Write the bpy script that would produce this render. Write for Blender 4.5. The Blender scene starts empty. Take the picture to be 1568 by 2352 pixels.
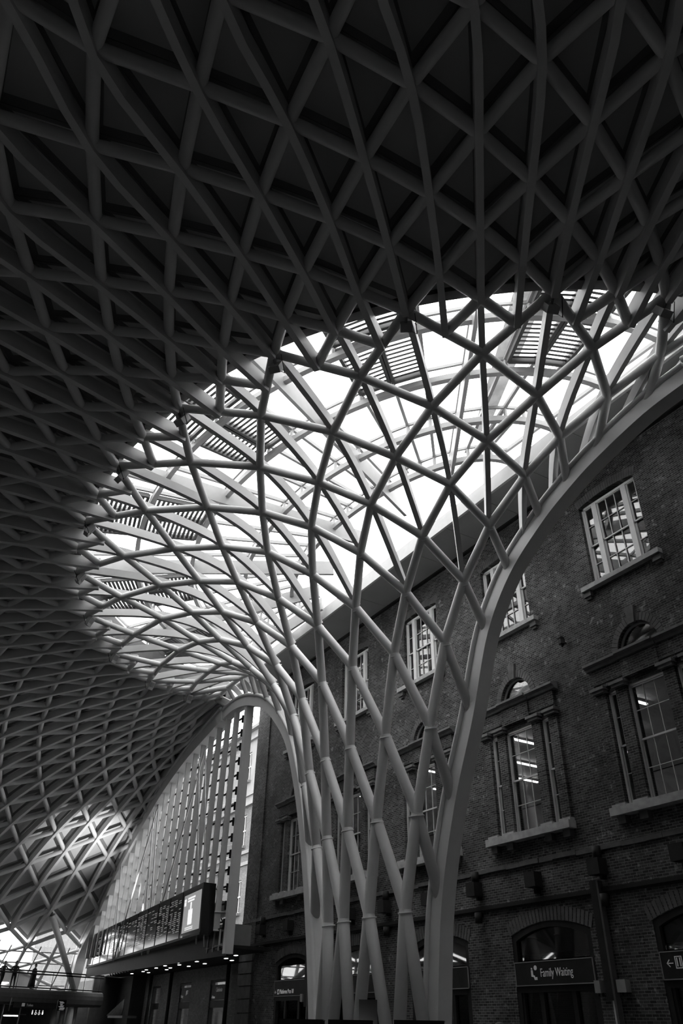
import bpy, bmesh, math, random
from mathutils import Vector, Matrix

random.seed(7)
PI = math.pi
scene = bpy.context.scene
col = scene.collection

# ------------------------------------------------------------------ camera
cam_data = bpy.data.cameras.new('camera')
cam_data.lens = 26.49
cam_data.sensor_width = 36.0
cam_data.clip_end = 500
cam = bpy.data.objects.new('camera', cam_data)
col.objects.link(cam)
_yaw, _pitch, _roll = math.radians(-30.191), math.radians(34.405), math.radians(1.197)
_f0 = Vector((math.cos(_yaw), math.sin(_yaw), 0)); _r0 = Vector((math.sin(_yaw), -math.cos(_yaw), 0)); _u0 = Vector((0, 0, 1))
_fw = _f0 * math.cos(_pitch) + _u0 * math.sin(_pitch)
_up = -_f0 * math.sin(_pitch) + _u0 * math.cos(_pitch)
_rt = _r0 * math.cos(_roll) + _up * math.sin(_roll)
_up = -_r0 * math.sin(_roll) + _up * math.cos(_roll)
EYE = Vector((0, 0, 1.6))
cam.matrix_world = Matrix(((_rt.x, _up.x, -_fw.x, EYE.x), (_rt.y, _up.y, -_fw.y, EYE.y), (_rt.z, _up.z, -_fw.z, EYE.z), (0, 0, 0, 1)))
scene.camera = cam

# ------------------------------------------------------------------ sky and exposure
world = bpy.data.worlds.new('overcast_sky')
scene.world = world
world.use_nodes = True
_bg = world.node_tree.nodes['Background']
_bg.inputs['Color'].default_value = (1.0, 1.0, 1.0, 1)
_bg.inputs['Strength'].default_value = 4.6
vs = scene.view_settings
vs.view_transform = 'Standard'
vs.look = 'None'
vs.gamma = 1.0
vs.use_curve_mapping = False
vs.exposure = 0.0

# ------------------------------------------------------------------ materials
MATS = {}
def grey(v):
    return (v, v, v, 1)
def mat(name, v, rough=0.5, metal=0.0, var=0.12, scale=3.0, spec=0.5, bump=0.0, bscale=40.0):
    m = bpy.data.materials.new(name); m.use_nodes = True
    nt = m.node_tree; b = nt.nodes['Principled BSDF']
    b.inputs['Roughness'].default_value = rough
    b.inputs['Metallic'].default_value = metal
    b.inputs['Specular IOR Level'].default_value = spec
    tc = nt.nodes.new('ShaderNodeTexCoord')
    nz = nt.nodes.new('ShaderNodeTexNoise'); nz.inputs['Scale'].default_value = scale; nz.inputs['Detail'].default_value = 4
    nt.links.new(tc.outputs['Object'], nz.inputs['Vector'])
    mr = nt.nodes.new('ShaderNodeMapRange')
    mr.inputs['From Min'].default_value = 0.3; mr.inputs['From Max'].default_value = 0.7
    mr.inputs['To Min'].default_value = v * (1 - var); mr.inputs['To Max'].default_value = v * (1 + var)
    nt.links.new(nz.outputs['Fac'], mr.inputs['Value'])
    nt.links.new(mr.outputs['Result'], b.inputs['Base Color'])
    if bump:
        n2 = nt.nodes.new('ShaderNodeTexNoise'); n2.inputs['Scale'].default_value = bscale
        nt.links.new(tc.outputs['Object'], n2.inputs['Vector'])
        bp = nt.nodes.new('ShaderNodeBump'); bp.inputs['Strength'].default_value = bump; bp.inputs['Distance'].default_value = 0.02
        nt.links.new(n2.outputs['Fac'], bp.inputs['Height']); nt.links.new(bp.outputs['Normal'], b.inputs['Normal'])
    MATS[name] = m
    return m
def emit(name, v, strength):
    m = bpy.data.materials.new(name); m.use_nodes = True
    nt = m.node_tree; b = nt.nodes['Principled BSDF']
    b.inputs['Base Color'].default_value = grey(v)
    b.inputs['Emission Color'].default_value = grey(1.0)
    b.inputs['Emission Strength'].default_value = strength
    MATS[name] = m
    return m
def brick(name, c1, c2, mortar, bw=0.235, rh=0.08, axis='xz', stain=0.6, msize=0.008):
    m = bpy.data.materials.new(name); m.use_nodes = True
    nt = m.node_tree; b = nt.nodes['Principled BSDF']; b.inputs['Roughness'].default_value = 0.85
    b.inputs['Specular IOR Level'].default_value = 0.25
    tc = nt.nodes.new('ShaderNodeTexCoord'); sp = nt.nodes.new('ShaderNodeSeparateXYZ'); cb = nt.nodes.new('ShaderNodeCombineXYZ')
    nt.links.new(tc.outputs['Object'], sp.inputs['Vector'])
    sx = nt.nodes.new('ShaderNodeMath'); sx.operation = 'SUBTRACT'
    nt.links.new(sp.outputs['X'], sx.inputs[0]); nt.links.new(sp.outputs['Y'], sx.inputs[1])
    nt.links.new(sx.outputs['Value'], cb.inputs['X']); nt.links.new(sp.outputs['Z'], cb.inputs['Y'])
    bt = nt.nodes.new('ShaderNodeTexBrick')
    bt.offset = 0.5; bt.inputs['Scale'].default_value = 1.0
    bt.inputs['Brick Width'].default_value = bw; bt.inputs['Row Height'].default_value = rh
    bt.inputs['Mortar Size'].default_value = msize; bt.inputs['Mortar Smooth'].default_value = 0.2; bt.inputs['Bias'].default_value = -0.1
    bt.inputs['Color1'].default_value = grey(c1); bt.inputs['Color2'].default_value = grey(c2); bt.inputs['Mortar'].default_value = grey(mortar)
    nt.links.new(cb.outputs['Vector'], bt.inputs['Vector'])
    nz = nt.nodes.new('ShaderNodeTexNoise'); nz.inputs['Scale'].default_value = 0.55; nz.inputs['Detail'].default_value = 8; nz.inputs['Roughness'].default_value = 0.65
    nt.links.new(tc.outputs['Object'], nz.inputs['Vector'])
    mr = nt.nodes.new('ShaderNodeMapRange'); mr.inputs['From Min'].default_value = 0.32; mr.inputs['From Max'].default_value = 0.7
    mr.inputs['To Min'].default_value = 1 - stain; mr.inputs['To Max'].default_value = 1 + stain
    nt.links.new(nz.outputs['Fac'], mr.inputs['Value'])
    vm = nt.nodes.new('ShaderNodeVectorMath'); vm.operation = 'SCALE'
    nt.links.new(bt.outputs['Color'], vm.inputs[0]); nt.links.new(mr.outputs['Result'], vm.inputs['Scale'])
    # pale flecks of worn brick
    n3 = nt.nodes.new('ShaderNodeTexNoise'); n3.inputs['Scale'].default_value = 5.0; n3.inputs['Detail'].default_value = 3
    nt.links.new(tc.outputs['Object'], n3.inputs['Vector'])
    m3 = nt.nodes.new('ShaderNodeMapRange'); m3.inputs['From Min'].default_value = 0.62; m3.inputs['From Max'].default_value = 0.74
    m3.inputs['To Min'].default_value = 0.0; m3.inputs['To Max'].default_value = 0.12
    nt.links.new(n3.outputs['Fac'], m3.inputs['Value'])
    ad = nt.nodes.new('ShaderNodeVectorMath'); ad.operation = 'ADD'
    nt.links.new(vm.outputs['Vector'], ad.inputs[0]); nt.links.new(m3.outputs['Result'], ad.inputs[1])
    nt.links.new(ad.outputs['Vector'], b.inputs['Base Color'])
    bp = nt.nodes.new('ShaderNodeBump'); bp.inputs['Strength'].default_value = 0.5; bp.inputs['Distance'].default_value = 0.015; bp.invert = True
    nt.links.new(bt.outputs['Fac'], bp.inputs['Height']); nt.links.new(bp.outputs['Normal'], b.inputs['Normal'])
    MATS[name] = m
    return m
def glass(name, tint=0.9, f0=0.04, rough=0.02):
    """thin pane: clear, with a mirror film that grows towards grazing angles (same from both faces)"""
    m = bpy.data.materials.new(name); m.use_nodes = True
    nt = m.node_tree; nt.nodes.clear()
    out = nt.nodes.new('ShaderNodeOutputMaterial'); mx = nt.nodes.new('ShaderNodeMixShader')
    tr = nt.nodes.new('ShaderNodeBsdfTransparent'); tr.inputs['Color'].default_value = grey(tint)
    gl = nt.nodes.new('ShaderNodeBsdfGlossy'); gl.inputs['Roughness'].default_value = rough; gl.inputs['Color'].default_value = grey(0.95)
    ge = nt.nodes.new('ShaderNodeNewGeometry'); dt = nt.nodes.new('ShaderNodeVectorMath'); dt.operation = 'DOT_PRODUCT'
    nt.links.new(ge.outputs['Normal'], dt.inputs[0]); nt.links.new(ge.outputs['Incoming'], dt.inputs[1])
    def mth(op, a, b=None):
        n = nt.nodes.new('ShaderNodeMath'); n.operation = op
        for i, x in enumerate((a, b)):
            if x is None: continue
            if isinstance(x, (int, float)): n.inputs[i].default_value = x
            else: nt.links.new(x, n.inputs[i])
        return n.outputs['Value']
    c = mth('ABSOLUTE', dt.outputs['Value'])
    p = mth('POWER', mth('SUBTRACT', 1.0, c), 5.0)
    fac = mth('ADD', mth('MULTIPLY', p, 1.0 - f0), f0)
    nt.links.new(fac, mx.inputs['Fac']); nt.links.new(tr.outputs['BSDF'], mx.inputs[1]); nt.links.new(gl.outputs['BSDF'], mx.inputs[2])
    nt.links.new(mx.outputs['Shader'], out.inputs['Surface'])
    MATS[name] = m
    return m

mat('steel_white', 0.66, 0.42, 0.0, 0.05, 1.5, 0.4)
mat('steel_rib', 0.64, 0.5, 0.0, 0.05, 1.2, 0.35)
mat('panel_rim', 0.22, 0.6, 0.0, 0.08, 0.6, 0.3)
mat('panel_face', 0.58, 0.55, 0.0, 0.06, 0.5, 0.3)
mat('rim_dark', 0.12, 0.6)
mat('soffit', 0.22, 0.6, 0.0, 0.06, 0.8)
mat('fascia', 0.42, 0.5, 0.0, 0.05)
mat('skylight_steel', 0.36, 0.45, 0.0, 0.05)
mat('louvre_dark', 0.07, 0.5, 0.0, 0.1)
mat('frame_white', 0.62, 0.5, 0.0, 0.06)
mat('stone_sill', 0.34, 0.75, 0.0, 0.2, 4.0, 0.3, 0.2)
mat('stone_dark', 0.09, 0.8, 0.0, 0.25, 3.0, 0.3, 0.3)
mat('cornice', 0.13, 0.75, 0.0, 0.2, 4.0, 0.3)
mat('black_paint', 0.018, 0.6, 0.0, 0.2, 3.0, 0.15)
mat('dark_metal', 0.016, 0.6, 0.0, 0.2, 3.0, 0.2)
mat('dark_grey', 0.07, 0.65, 0.0, 0.15, 3.0, 0.2)
mat('mid_grey', 0.22, 0.5, 0.0, 0.1)
mat('light_grey', 0.45, 0.5, 0.0, 0.1)
mat('floor_stone', 0.09, 0.35, 0.0, 0.1, 0.6)
mat('room_paint', 0.62, 0.7, 0.0, 0.05)
mat('plaster_pale', 0.62, 0.8, 0.0, 0.1, 1.0)
mat('cloth_dark', 0.02, 0.8, 0.0, 0.3)
mat('hair_dark', 0.015, 0.6, 0.0, 0.3)
mat('screen_black', 0.01, 0.12, 0.0, 0.1)
mat('gauze', 0.5, 0.8, 0.0, 0.2, 20)
mat('fabric_net', 0.09, 0.9, 0.0, 0.2, 6)
mat('leaf', 0.2, 0.7, 0.0, 0.4, 5)
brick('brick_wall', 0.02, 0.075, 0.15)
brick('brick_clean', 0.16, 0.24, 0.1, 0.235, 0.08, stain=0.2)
mat('ext_plaster', 0.2, 0.8, 0.0, 0.15, 1.0)
brick('brick_pale', 0.09, 0.13, 0.18, 0.3, 0.1, stain=0.15, msize=0.012)
glass('glass_roof', 0.98, 0.02)
glass('glass_clear', 0.96, 0.03)
glass('glass_window', 0.8, 0.09)
emit('lamp_strip', 1.0, 10.0)
emit('lamp_spot', 1.0, 5.0)
emit('sign_white', 0.7, 0.14)
emit('sign_dim', 0.6, 0.035)
emit('screen_grey', 0.3, 0.24)
emit('screen_white', 0.9, 0.85)
emit('led_text', 0.6, 0.09)

# ------------------------------------------------------------------ mesh helpers
class MB:
    """collects shapes and links them as one mesh object"""
    def __init__(self):
        self.v = []; self.f = []; self.m = []; self.s = []
    def add(self, vs_, fs, mi=0, smooth=False):
        o = len(self.v)
        self.v += [tuple(p) for p in vs_]
        for f in fs:
            self.f.append(tuple(i + o for i in f)); self.m.append(mi); self.s.append(smooth)
        return self
    def box(self, c, s, rz=0.0, mi=0, mx=None):
        hx, hy, hz = s[0] / 2, s[1] / 2, s[2] / 2
        pts = [Vector((x, y, z)) for x in (-hx, hx) for y in (-hy, hy) for z in (-hz, hz)]
        if mx is not None:
            pts = [mx @ p for p in pts]
        elif rz:
            R = Matrix.Rotation(rz, 3, 'Z'); pts = [R @ p for p in pts]
        pts = [p + Vector(c) for p in pts]
        return self.add(pts, [(0, 1, 3, 2), (4, 6, 7, 5), (0, 4, 5, 1), (2, 3, 7, 6), (0, 2, 6, 4), (1, 5, 7, 3)], mi)
    def span(self, a, b, mi=0):
        return self.box([(p + q) / 2 for p, q in zip(a, b)], [abs(q - p) for p, q in zip(a, b)], 0, mi)
    def prism(self, poly, ext, mi=0):
        n = len(poly); e = Vector(ext)
        pts = [Vector(p) for p in poly]; pts += [p + e for p in pts]
        fs = [tuple(range(n))[::-1], tuple(range(n, 2 * n))] + [(i, (i + 1) % n, (i + 1) % n + n, i + n) for i in range(n)]
        return self.add(pts, fs, mi)
    def tube(self, pts, radii, n=12, mi=0, cap=True):
        pts = [Vector(p) for p in pts]
        if not isinstance(radii, (list, tuple)): radii = [radii] * len(pts)
        ring = []; vs_ = []; ref = None
        for i, p in enumerate(pts):
            t = (pts[min(i + 1, len(pts) - 1)] - pts[max(i - 1, 0)]).normalized()
            if ref is None:
                ref = Vector((0, 0, 1)) if abs(t.z) < 0.9 else Vector((1, 0, 0))
            x = (ref - t * ref.dot(t)).normalized(); y = t.cross(x); ref = x
            # mitre: keep the tube's width at bends
            k = 1.0
            if 0 < i < len(pts) - 1:
                a = (pts[i] - pts[i - 1]).normalized(); b = (pts[i + 1] - pts[i]).normalized()
                k = 1 / max(0.75, math.sqrt(max(0.0, (1 + a.dot(b)) / 2)))
            for j in range(n):
                an = 2 * PI * j / n
                vs_.append(p + (x * math.cos(an) + y * math.sin(an)) * radii[i] * k)
        fs = []
        for i in range(len(pts) - 1):
            for j in range(n):
                a = i * n + j; b = i * n + (j + 1) % n
                fs.append((a, b, b + n, a + n))
        self.add(vs_, fs, mi, True)
        if cap:
            m = len(self.v) - len(vs_)
            self.f.append(tuple(m + j for j in range(n))[::-1]); self.m.append(mi); self.s.append(False)
            e = m + (len(pts) - 1) * n
            self.f.append(tuple(e + j for j in range(n))); self.m.append(mi); self.s.append(False)
        return self
    def strip(self, pts, norms, w, d, mi=0, off=0.0):
        """rectangular section swept along pts; d measured along norms, w across"""
        pts = [Vector(p) for p in pts]; vs_ = []; fs = []
        for i, p in enumerate(pts):
            t = (pts[min(i + 1, len(pts) - 1)] - pts[max(i - 1, 0)]).normalized()
            nrm = Vector(norms[i]); nrm = (nrm - t * nrm.dot(t)).normalized()
            sd = t.cross(nrm)
            dd = d[i] if isinstance(d, (list, tuple)) else d
            for a, b in ((-1, -1), (1, -1), (1, 1), (-1, 1)):
                vs_.append(p + sd * a * w / 2 + nrm * (b * dd / 2 + off))
        for i in range(len(pts) - 1):
            for j in range(4):
                a = 4 * i + j; b = 4 * i + (j + 1) % 4
                fs.append((a, b, b + 4, a + 4))
        e = 4 * (len(pts) - 1)
        fs += [(3, 2, 1, 0), (e, e + 1, e + 2, e + 3)]
        return self.add(vs_, fs, mi)
    def disc(self, c, axis, r, h, n=16, mi=0):
        c = Vector(c); axis = Vector(axis).normalized()
        return self.tube([c - axis * h / 2, c + axis * h / 2], r, n, mi)
    def build(self, name, mats_, parent=None, **props):
        me = bpy.data.meshes.new(name)
        me.from_pydata(self.v, [], self.f)
        if isinstance(mats_, str): mats_ = [mats_]
        for k in mats_: me.materials.append(MATS[k])
        me.polygons.foreach_set('material_index', self.m)
        me.polygons.foreach_set('use_smooth', self.s)
        me.update()
        o = bpy.data.objects.new(name, me); col.objects.link(o)
        if parent is not None:
            o.parent = parent
            o.matrix_parent_inverse = parent_world(parent).inverted()
        for k, v in props.items(): o[k] = v
        return o
def parent_world(p):
    m = p.matrix_basis.copy()
    return m if p.parent is None else parent_world(p.parent) @ p.matrix_parent_inverse @ m
def empty(name, loc=(0, 0, 0), **props):
    o = bpy.data.objects.new(name, None); col.objects.link(o); o.location = loc; o.empty_display_size = 0.2
    for k, v in props.items(): o[k] = v
    return o
def thing(name, label, cat, loc=(0, 0, 0), group=None):
    o = empty(name, loc); o['label'] = label; o['category'] = cat
    if group: o['group'] = group
    return o
def tag(o, label, cat, group=None):
    o['label'] = label; o['category'] = cat
    if group: o['group'] = group
    return o
def lettering(txt, loc, size, parent, material='sign_white', rot=(PI / 2, 0, PI), name='lettering', align='LEFT', narrow=1.0):
    cu = bpy.data.curves.new(name, 'FONT'); cu.body = txt; cu.size = size; cu.extrude = 0.004; cu.align_x = align
    cu.materials.append(MATS[material])
    tmp = bpy.data.objects.new(name, cu); col.objects.link(tmp)
    me = bpy.data.meshes.new_from_object(tmp.evaluated_get(bpy.context.evaluated_depsgraph_get()))
    bpy.data.objects.remove(tmp)
    me.materials.clear(); me.materials.append(MATS[material])
    o = bpy.data.objects.new(name, me); col.objects.link(o); o['kind'] = 'stuff'
    o.location = loc; o.rotation_euler = rot; o.scale = (narrow, 1, 1)
    if parent is not None:
        o.parent = parent; o.matrix_parent_inverse = parent_world(parent).inverted()
    return o
def copy_tree(o, parent=None):
    c = o.copy(); col.objects.link(c); c.parent = parent
    for ch in [x for x in o.children]:
        copy_tree(ch, c)
    return c

# ================================================================== roof geometry
# The roof is a diagrid shell: a half funnel of eleven node rows (0 to 10) that flares
# into a half dome of twenty node rings (p = 0 to 20, table rows 10 to 30).
# Per row: half width, depth, height, spacing and height harmonics (metres, radians).
AX, YE = 26.0, -18.316
A = [4.651, 5.352, 6.109, 6.741, 7.96, 9.64, 11.267, 12.815, 14.699, 16.794, 18.983, 19.777, 21.196, 22.462, 23.828, 25.327, 26.566, 27.427, 28.359, 29.468, 30.721, 32.061, 33.453, 34.836, 36.276, 37.701, 39.17, 40.679, 42.316, 44.022, 45.774]
H = [2.273, 2.655, 3.196, 3.95, 4.936, 6.197, 7.604, 8.981, 10.558, 12.413, 14.43, 15.614, 16.818, 18.051, 19.387, 20.792, 22.325, 24.315, 26.126, 27.862, 29.58, 31.324, 33.09, 34.86, 36.653, 38.449, 40.25, 42.06, 43.872, 45.687, 47.502]
Z = [3.98, 6.922, 9.704, 12.469, 14.349, 15.694, 16.648, 17.357, 17.836, 17.825, 17.671, 17.68, 16.918, 16.396, 16.172, 16.017, 15.845, 15.461, 15.048, 14.636, 14.133, 13.602, 13.011, 12.321, 11.539, 10.637, 9.653, 8.481, 7.244, 6.008, 5.0]
B1 = [-0.127, -0.105, -0.078, -0.046, -0.055, -0.067, -0.032, 0.018, 0.06, 0.093, 0.147, 0.153, 0.139, 0.129, 0.123, 0.111, 0.106, 0.115, 0.137, 0.151, 0.149, 0.131, 0.103, 0.084, 0.059, 0.043, 0.033, 0.017, 0.004, -0.01, -0.022]
B2 = [-0.026, -0.019, -0.01, 0.007, 0.004, 0.002, 0.021, 0.033, 0.048, 0.049, 0.062, 0.065, 0.054, 0.05, 0.047, 0.04, 0.037, 0.02, -0.01, -0.03, -0.037, -0.033, -0.024, -0.008, 0.0, 0.008, 0.017, 0.015, 0.015, 0.014, 0.014]
B3 = [-0.005, -0.005, -0.003, 0.004, 0.005, 0.002, 0.014, 0.016, 0.02, 0.013, 0.014, 0.017, 0.012, 0.009, 0.011, 0.011, 0.006, 0.01, 0.021, 0.024, 0.025, 0.026, 0.027, 0.015, 0.018, 0.011, 0.006, 0.005, 0.009, 0.011, 0.013]
D1 = [-0.774, -0.79, -0.822, -0.836, -0.892, -0.84, -0.77, -0.914, -1.006, -0.813, -0.619, -0.577, 0.272, 0.856, 0.985, 1.041, 1.159, 1.242, 1.227, 1.147, 1.029, 0.882, 0.723, 0.569, 0.417, 0.275, 0.139, 0.019, -0.105, -0.225, -0.327]
D3 = [-0.16, -0.193, -0.205, -0.178, -0.213, -0.23, -0.25, -0.297, -0.367, -0.386, -0.355, -0.149, -0.043, 0.057, 0.124, 0.105, 0.021, 0.064, 0.098, 0.116, 0.134, 0.133, 0.114, 0.105, 0.079, 0.057, 0.021, 0.005, -0.047, -0.096, -0.097]
D5 = [-0.049, -0.046, -0.038, -0.026, -0.045, -0.042, 0.04, -0.03, -0.112, -0.104, -0.085, 0.051, 0.052, 0.103, 0.124, 0.181, 0.067, -0.041, -0.096, -0.137, -0.136, -0.11, -0.094, -0.056, -0.034, -0.005, -0.001, 0.024, -0.011, -0.044, -0.004]
EE = [-0.365, -0.31, -0.247, -0.164, -0.079, -0.018, 0.002, 0.002, 0.008, 0.015, -0.002, 0.002, -0.005, -0.002, -0.002, 0.005, 0.007, 0.005, 0.001, 0.0, -0.0, 0.0, -0.001, 0.002, -0.002, 0.001, -0.001, 0.002, -0.001, 0.001, -0.001]

def surf(row, s):
    th = PI * (1 - s) + B1[row] * math.sin(2 * PI * s) + B2[row] * math.sin(4 * PI * s) + B3[row] * math.sin(6 * PI * s) + EE[row] * (1 - 2 * s)
    return Vector((AX + A[row] * math.cos(th), YE + H[row] * math.sin(th),
                   1.6 + Z[row] + D1[row] * math.sin(th) + D3[row] * math.sin(3 * th) + D5[row] * math.sin(5 * th)))
# the two edge ribs that stand against the brick range
RIB_NEAR = [(23.7, -17.6, 0.0), (23.43, -17.6, 1.9), (22.92, -17.6, 5.18), (21.89, -17.6, 8.19), (20.52, -17.6, 10.98), (19.31, -17.6, 13.77),
            (17.76, -17.6, 15.62), (15.86, -17.6, 16.83), (14.43, -17.6, 17.45), (13.06, -17.6, 17.89), (10.8, -17.6, 18.33), (9.0, -17.6, 18.4)]
RIB_FAR = [(31.0, -17.6, 0.0), (31.24, -17.6, 2.3), (31.76, -17.6, 5.3), (32.44, -17.6, 8.2), (33.35, -17.6, 11.0), (34.7, -17.6, 13.8),
           (36.4, -17.6, 15.62), (38.1, -17.6, 16.85), (39.6, -17.6, 17.5), (41.0, -17.6, 17.92), (42.7, -17.6, 18.12)]
RIB_D = [(44.38, -17.63, 18.02), (46.05, -17.67, 17.78), (48.15, -17.72, 17.46), (50.6, -17.78, 17.03), (52.95, -17.83, 16.41), (55.62, -17.9, 15.57),
         (58.3, -17.96, 14.4), (61.38, -18.03, 13.06), (64.71, -18.11, 11.23), (68.12, -18.19, 8.83), (71.97, -18.28, 6.54)]
D_NEAR = [(52 - x - 1.4 * max(0, 1 - i / 5), y, z) for i, (x, y, z) in enumerate(RIB_D)]
E_PT = [Vector(p) for p in RIB_NEAR[2:11]] + [Vector((9.0, -17.6, 18.4)), Vector(D_NEAR[0])]
F_PT = [Vector(p) for p in RIB_FAR[2:11]] + [Vector((43.4, -17.61, 18.1)), Vector(RIB_D[0])]
FEET = {0: Vector((22.95, -17.0, 0)), 1: Vector((23.9, -16.25, 0)), 2: Vector((26.0, -16.0, 0)), 3: Vector((28.1, -16.25, 0)), 4: Vector((30.2, -17.0, 0))}
def inner(m, i):
    if m == -1: return FEET[i]
    n = 5 + m
    if i == 0: return E_PT[m].copy()
    if i == n: return F_PT[m].copy()
    return surf(m, i / n)
def outer(p, k):
    if k <= 0 or k >= 30:
        L = D_NEAR if k <= 0 else RIB_D
        j = p / 2; a = int(math.floor(j)); t = j - a
        if a >= 10: return Vector(L[10])
        return Vector(L[a]).lerp(Vector(L[a + 1]), t)
    return surf(10 + p, k / 30)
def tnode(k):                                   # nodes on the coarse tubes just inside the skylight rim
    j = int((k - 0.5) // 2)
    return (inner(9, j) + inner(10, j if abs(k - (2 * j + 0.5)) < 0.1 else j + 1)) / 2
def normal(row, s):
    r0, r1 = max(0, row - 1), min(30, row + 1)
    a = surf(r1, s) - surf(r0, s); b = surf(row, min(1, s + 0.004)) - surf(row, max(0, s - 0.004))
    n = b.cross(a).normalized()
    if row >= 8 and n.z < 0: n = -n
    if row < 8 and (n.x * (AX - surf(row, s).x) * 0 + n.z) < 0: n = -n
    return n
def onorm(p, k): return normal(10 + p, min(0.985, max(0.015, k / 30)))

# ------------------------------------------------------------------ funnel column
funnel = thing('funnel_column', 'tall white steel lattice funnel flaring up from the floor into the skylight', 'column', (27, -17, 0))
def trad(m):
    return 0.21 if m < 1 else (0.205 - 0.01 * m if m < 6 else 0.148)
def fine(pts, n=5):                              # gentle curve through lattice nodes
    out = []
    P = [Vector(p) for p in pts]
    for i in range(len(P) - 1):
        a = P[max(i - 1, 0)]; b = P[i]; c = P[i + 1]; d = P[min(i + 2, len(P) - 1)]
        for j in range(n):
            t = j / n
            out.append(0.5 * ((2 * b) + (c - a) * t + (2 * a - 5 * b + 4 * c - d) * t * t + (3 * b - a - 3 * c + d) * t ** 3))
    out.append(P[-1]); return out
lines = []
for i in range(1, 4): lines.append([(m, i) for m in range(-1, 11)])
lines.append([(-1, 4)] + [(m, 4) for m in range(0, 11)])
for m0 in range(0, 10): lines.append([(m, 5 + m0) for m in range(m0, 11)])
for i0 in range(0, 4): lines.append([(m, i0 + m + 1) for m in range(-1, 11)])
for m0 in range(0, 10): lines.append([(m, m - m0) for m in range(m0, 11)])
for L in lines:
    pts = [inner(m, i) for m, i in L]; rad = [trad(m) for m, i in L]
    MB().tube(pts, rad, 16).build('diagonal_tube', 'steel_white', funnel)
for m in range(0, 6):                            # bolted collars where the lower tubes cross
    for i in range(1, 5 + m):
        p = inner(m, i); ax_ = (inner(m + 1, i) + inner(m + 1, i + 1)) / 2 - p
        MB().disc(p - ax_.normalized() * 0.12, ax_, trad(m) * 1.25, 0.05, 20).build('collar', 'steel_white', funnel)
# flat radial ribs of the flare
def box_chain(start_m, start_i, first=None):
    ch = []; m, i = start_m, start_i
    while m <= 10 and i <= 5 + m:
        ch.append((m, i)); m += 2; i += 1
    pts = ([first] if first is not None else []) + [inner(a, b) for a, b in ch]
    nr = [normal(a, min(0.97, max(0.03, b / (5 + a)))) for a, b in ch]
    if first is not None: nr = [nr[0]] + nr
    lm, li = ch[-1]
    if lm == 10: kk = 2 * li
    else: kk = 2 * li + 1; pts.append(outer(0, kk)); nr.append(onorm(0, kk))
    return pts, nr
def boxes():
    for m in (4, 5):
        for i in range(1, 5 + m): yield box_chain(m, i)
    for m in range(6, 11):
        yield box_chain(m, 1, (E_PT[m - 2] + E_PT[m - 1]) / 2)
        yield box_chain(m, 4 + m, (F_PT[m - 2] + F_PT[m - 1]) / 2)
for pts, nr in boxes():
    if len(pts) < 2: continue
    q = fine(pts, 6); nn = []
    for i in range(len(q)):
        a = min(len(nr) - 1, i // 6); b = min(len(nr) - 1, a + 1); t = (i % 6) / 6
        nn.append((nr[a] * (1 - t) + nr[b] * t).normalized())
    dep = [0.2 + 0.17 * min(1, i / 5) for i in range(len(q))]
    MB().strip(q, nn, 0.19, dep, 0, 0.16).build('radial_rib', 'steel_white', funnel)
# edge ribs with a round bead on the concourse side
def edge_rib(pts, parent, w=0.56, dep=0.74):
    q = fine(pts, 6)
    nn = []
    for i in range(len(q)):
        t = (q[min(i + 1, len(q) - 1)] - q[max(i - 1, 0)]).normalized(); nn.append(Vector((0, 1, 0)).cross(t))
    o = MB().strip(q, nn, w, dep, 0).build('edge_rib', 'steel_rib', parent)
    b = [p + Vector((0, w / 2 + 0.03, 0)) + n.normalized() * (dep / 2 - 0.1) * (1 if n.dot(Vector((0, 0, 1))) > 0 else -1) for p, n in zip(q, nn)]
    MB().tube(b, 0.1, 10).build('edge_bead', 'steel_rib', o)
edge_rib(RIB_NEAR, funnel)
edge_rib(RIB_FAR + [RIB_D[0]], funnel)

# ------------------------------------------------------------------ dome (ceiling)
dome = empty('ceiling', (26, 0, 15), kind='structure')
def dome_tube(k0, p0, sgn):
    pts = []
    k, p = k0, p0
    if p0 == 0 and k0 % 2 == 1 and 0 < k0 < 30: pts.append(tnode(k0 - sgn * 0.5))
    while p <= 20 and -1e-6 <= k <= 30 + 1e-6:
        pts.append(outer(p, k)); k += sgn * 0.5; p += 1
    return pts
TR = 0.155
for k0 in range(0, 31):
    for sgn in (1, -1):
        if (k0 == 0 and sgn < 0) or (k0 == 30 and sgn > 0): continue
        pts = dome_tube(k0, 0, sgn)
        if len(pts) > 1: MB().tube(pts, TR, 12).build('diagonal_tube', 'steel_white', dome)
for p0 in range(2, 20, 2):
    for k0, sgn in ((0, 1), (30, -1)):
        MB().tube(dome_tube(k0, p0, sgn), TR, 12).build('diagonal_tube', 'steel_white', dome)
for kk in range(1, 60):
    k = kk / 2
    if kk % 2 == 0:
        ps = list(range(0, 21, 2)); pts = [outer(p, k) for p in ps]
    else:
        ps = [0] + list(range(1, 21, 2)); pts = [tnode(k)] + [outer(p, k) for p in ps[1:]]
    nr = [onorm(p, k) for p in ps]
    q = fine(pts, 3); nn = [nr[min(len(nr) - 1, int(round(i / 3)))] for i in range(len(q))]
    MB().strip(q, nn, 0.19, 0.52, 0, -0.01).build('radial_rib', 'steel_white', dome)
# rib of the dome's straight edge, far side and near side
edge_rib(RIB_D + [(72.9, -18.3, 5.0), (73.6, -18.3, 3.6)], dome, 0.75, 0.95)
edge_rib([RIB_NEAR[-1]] + D_NEAR[2:], dome, 0.75, 0.95)

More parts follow.
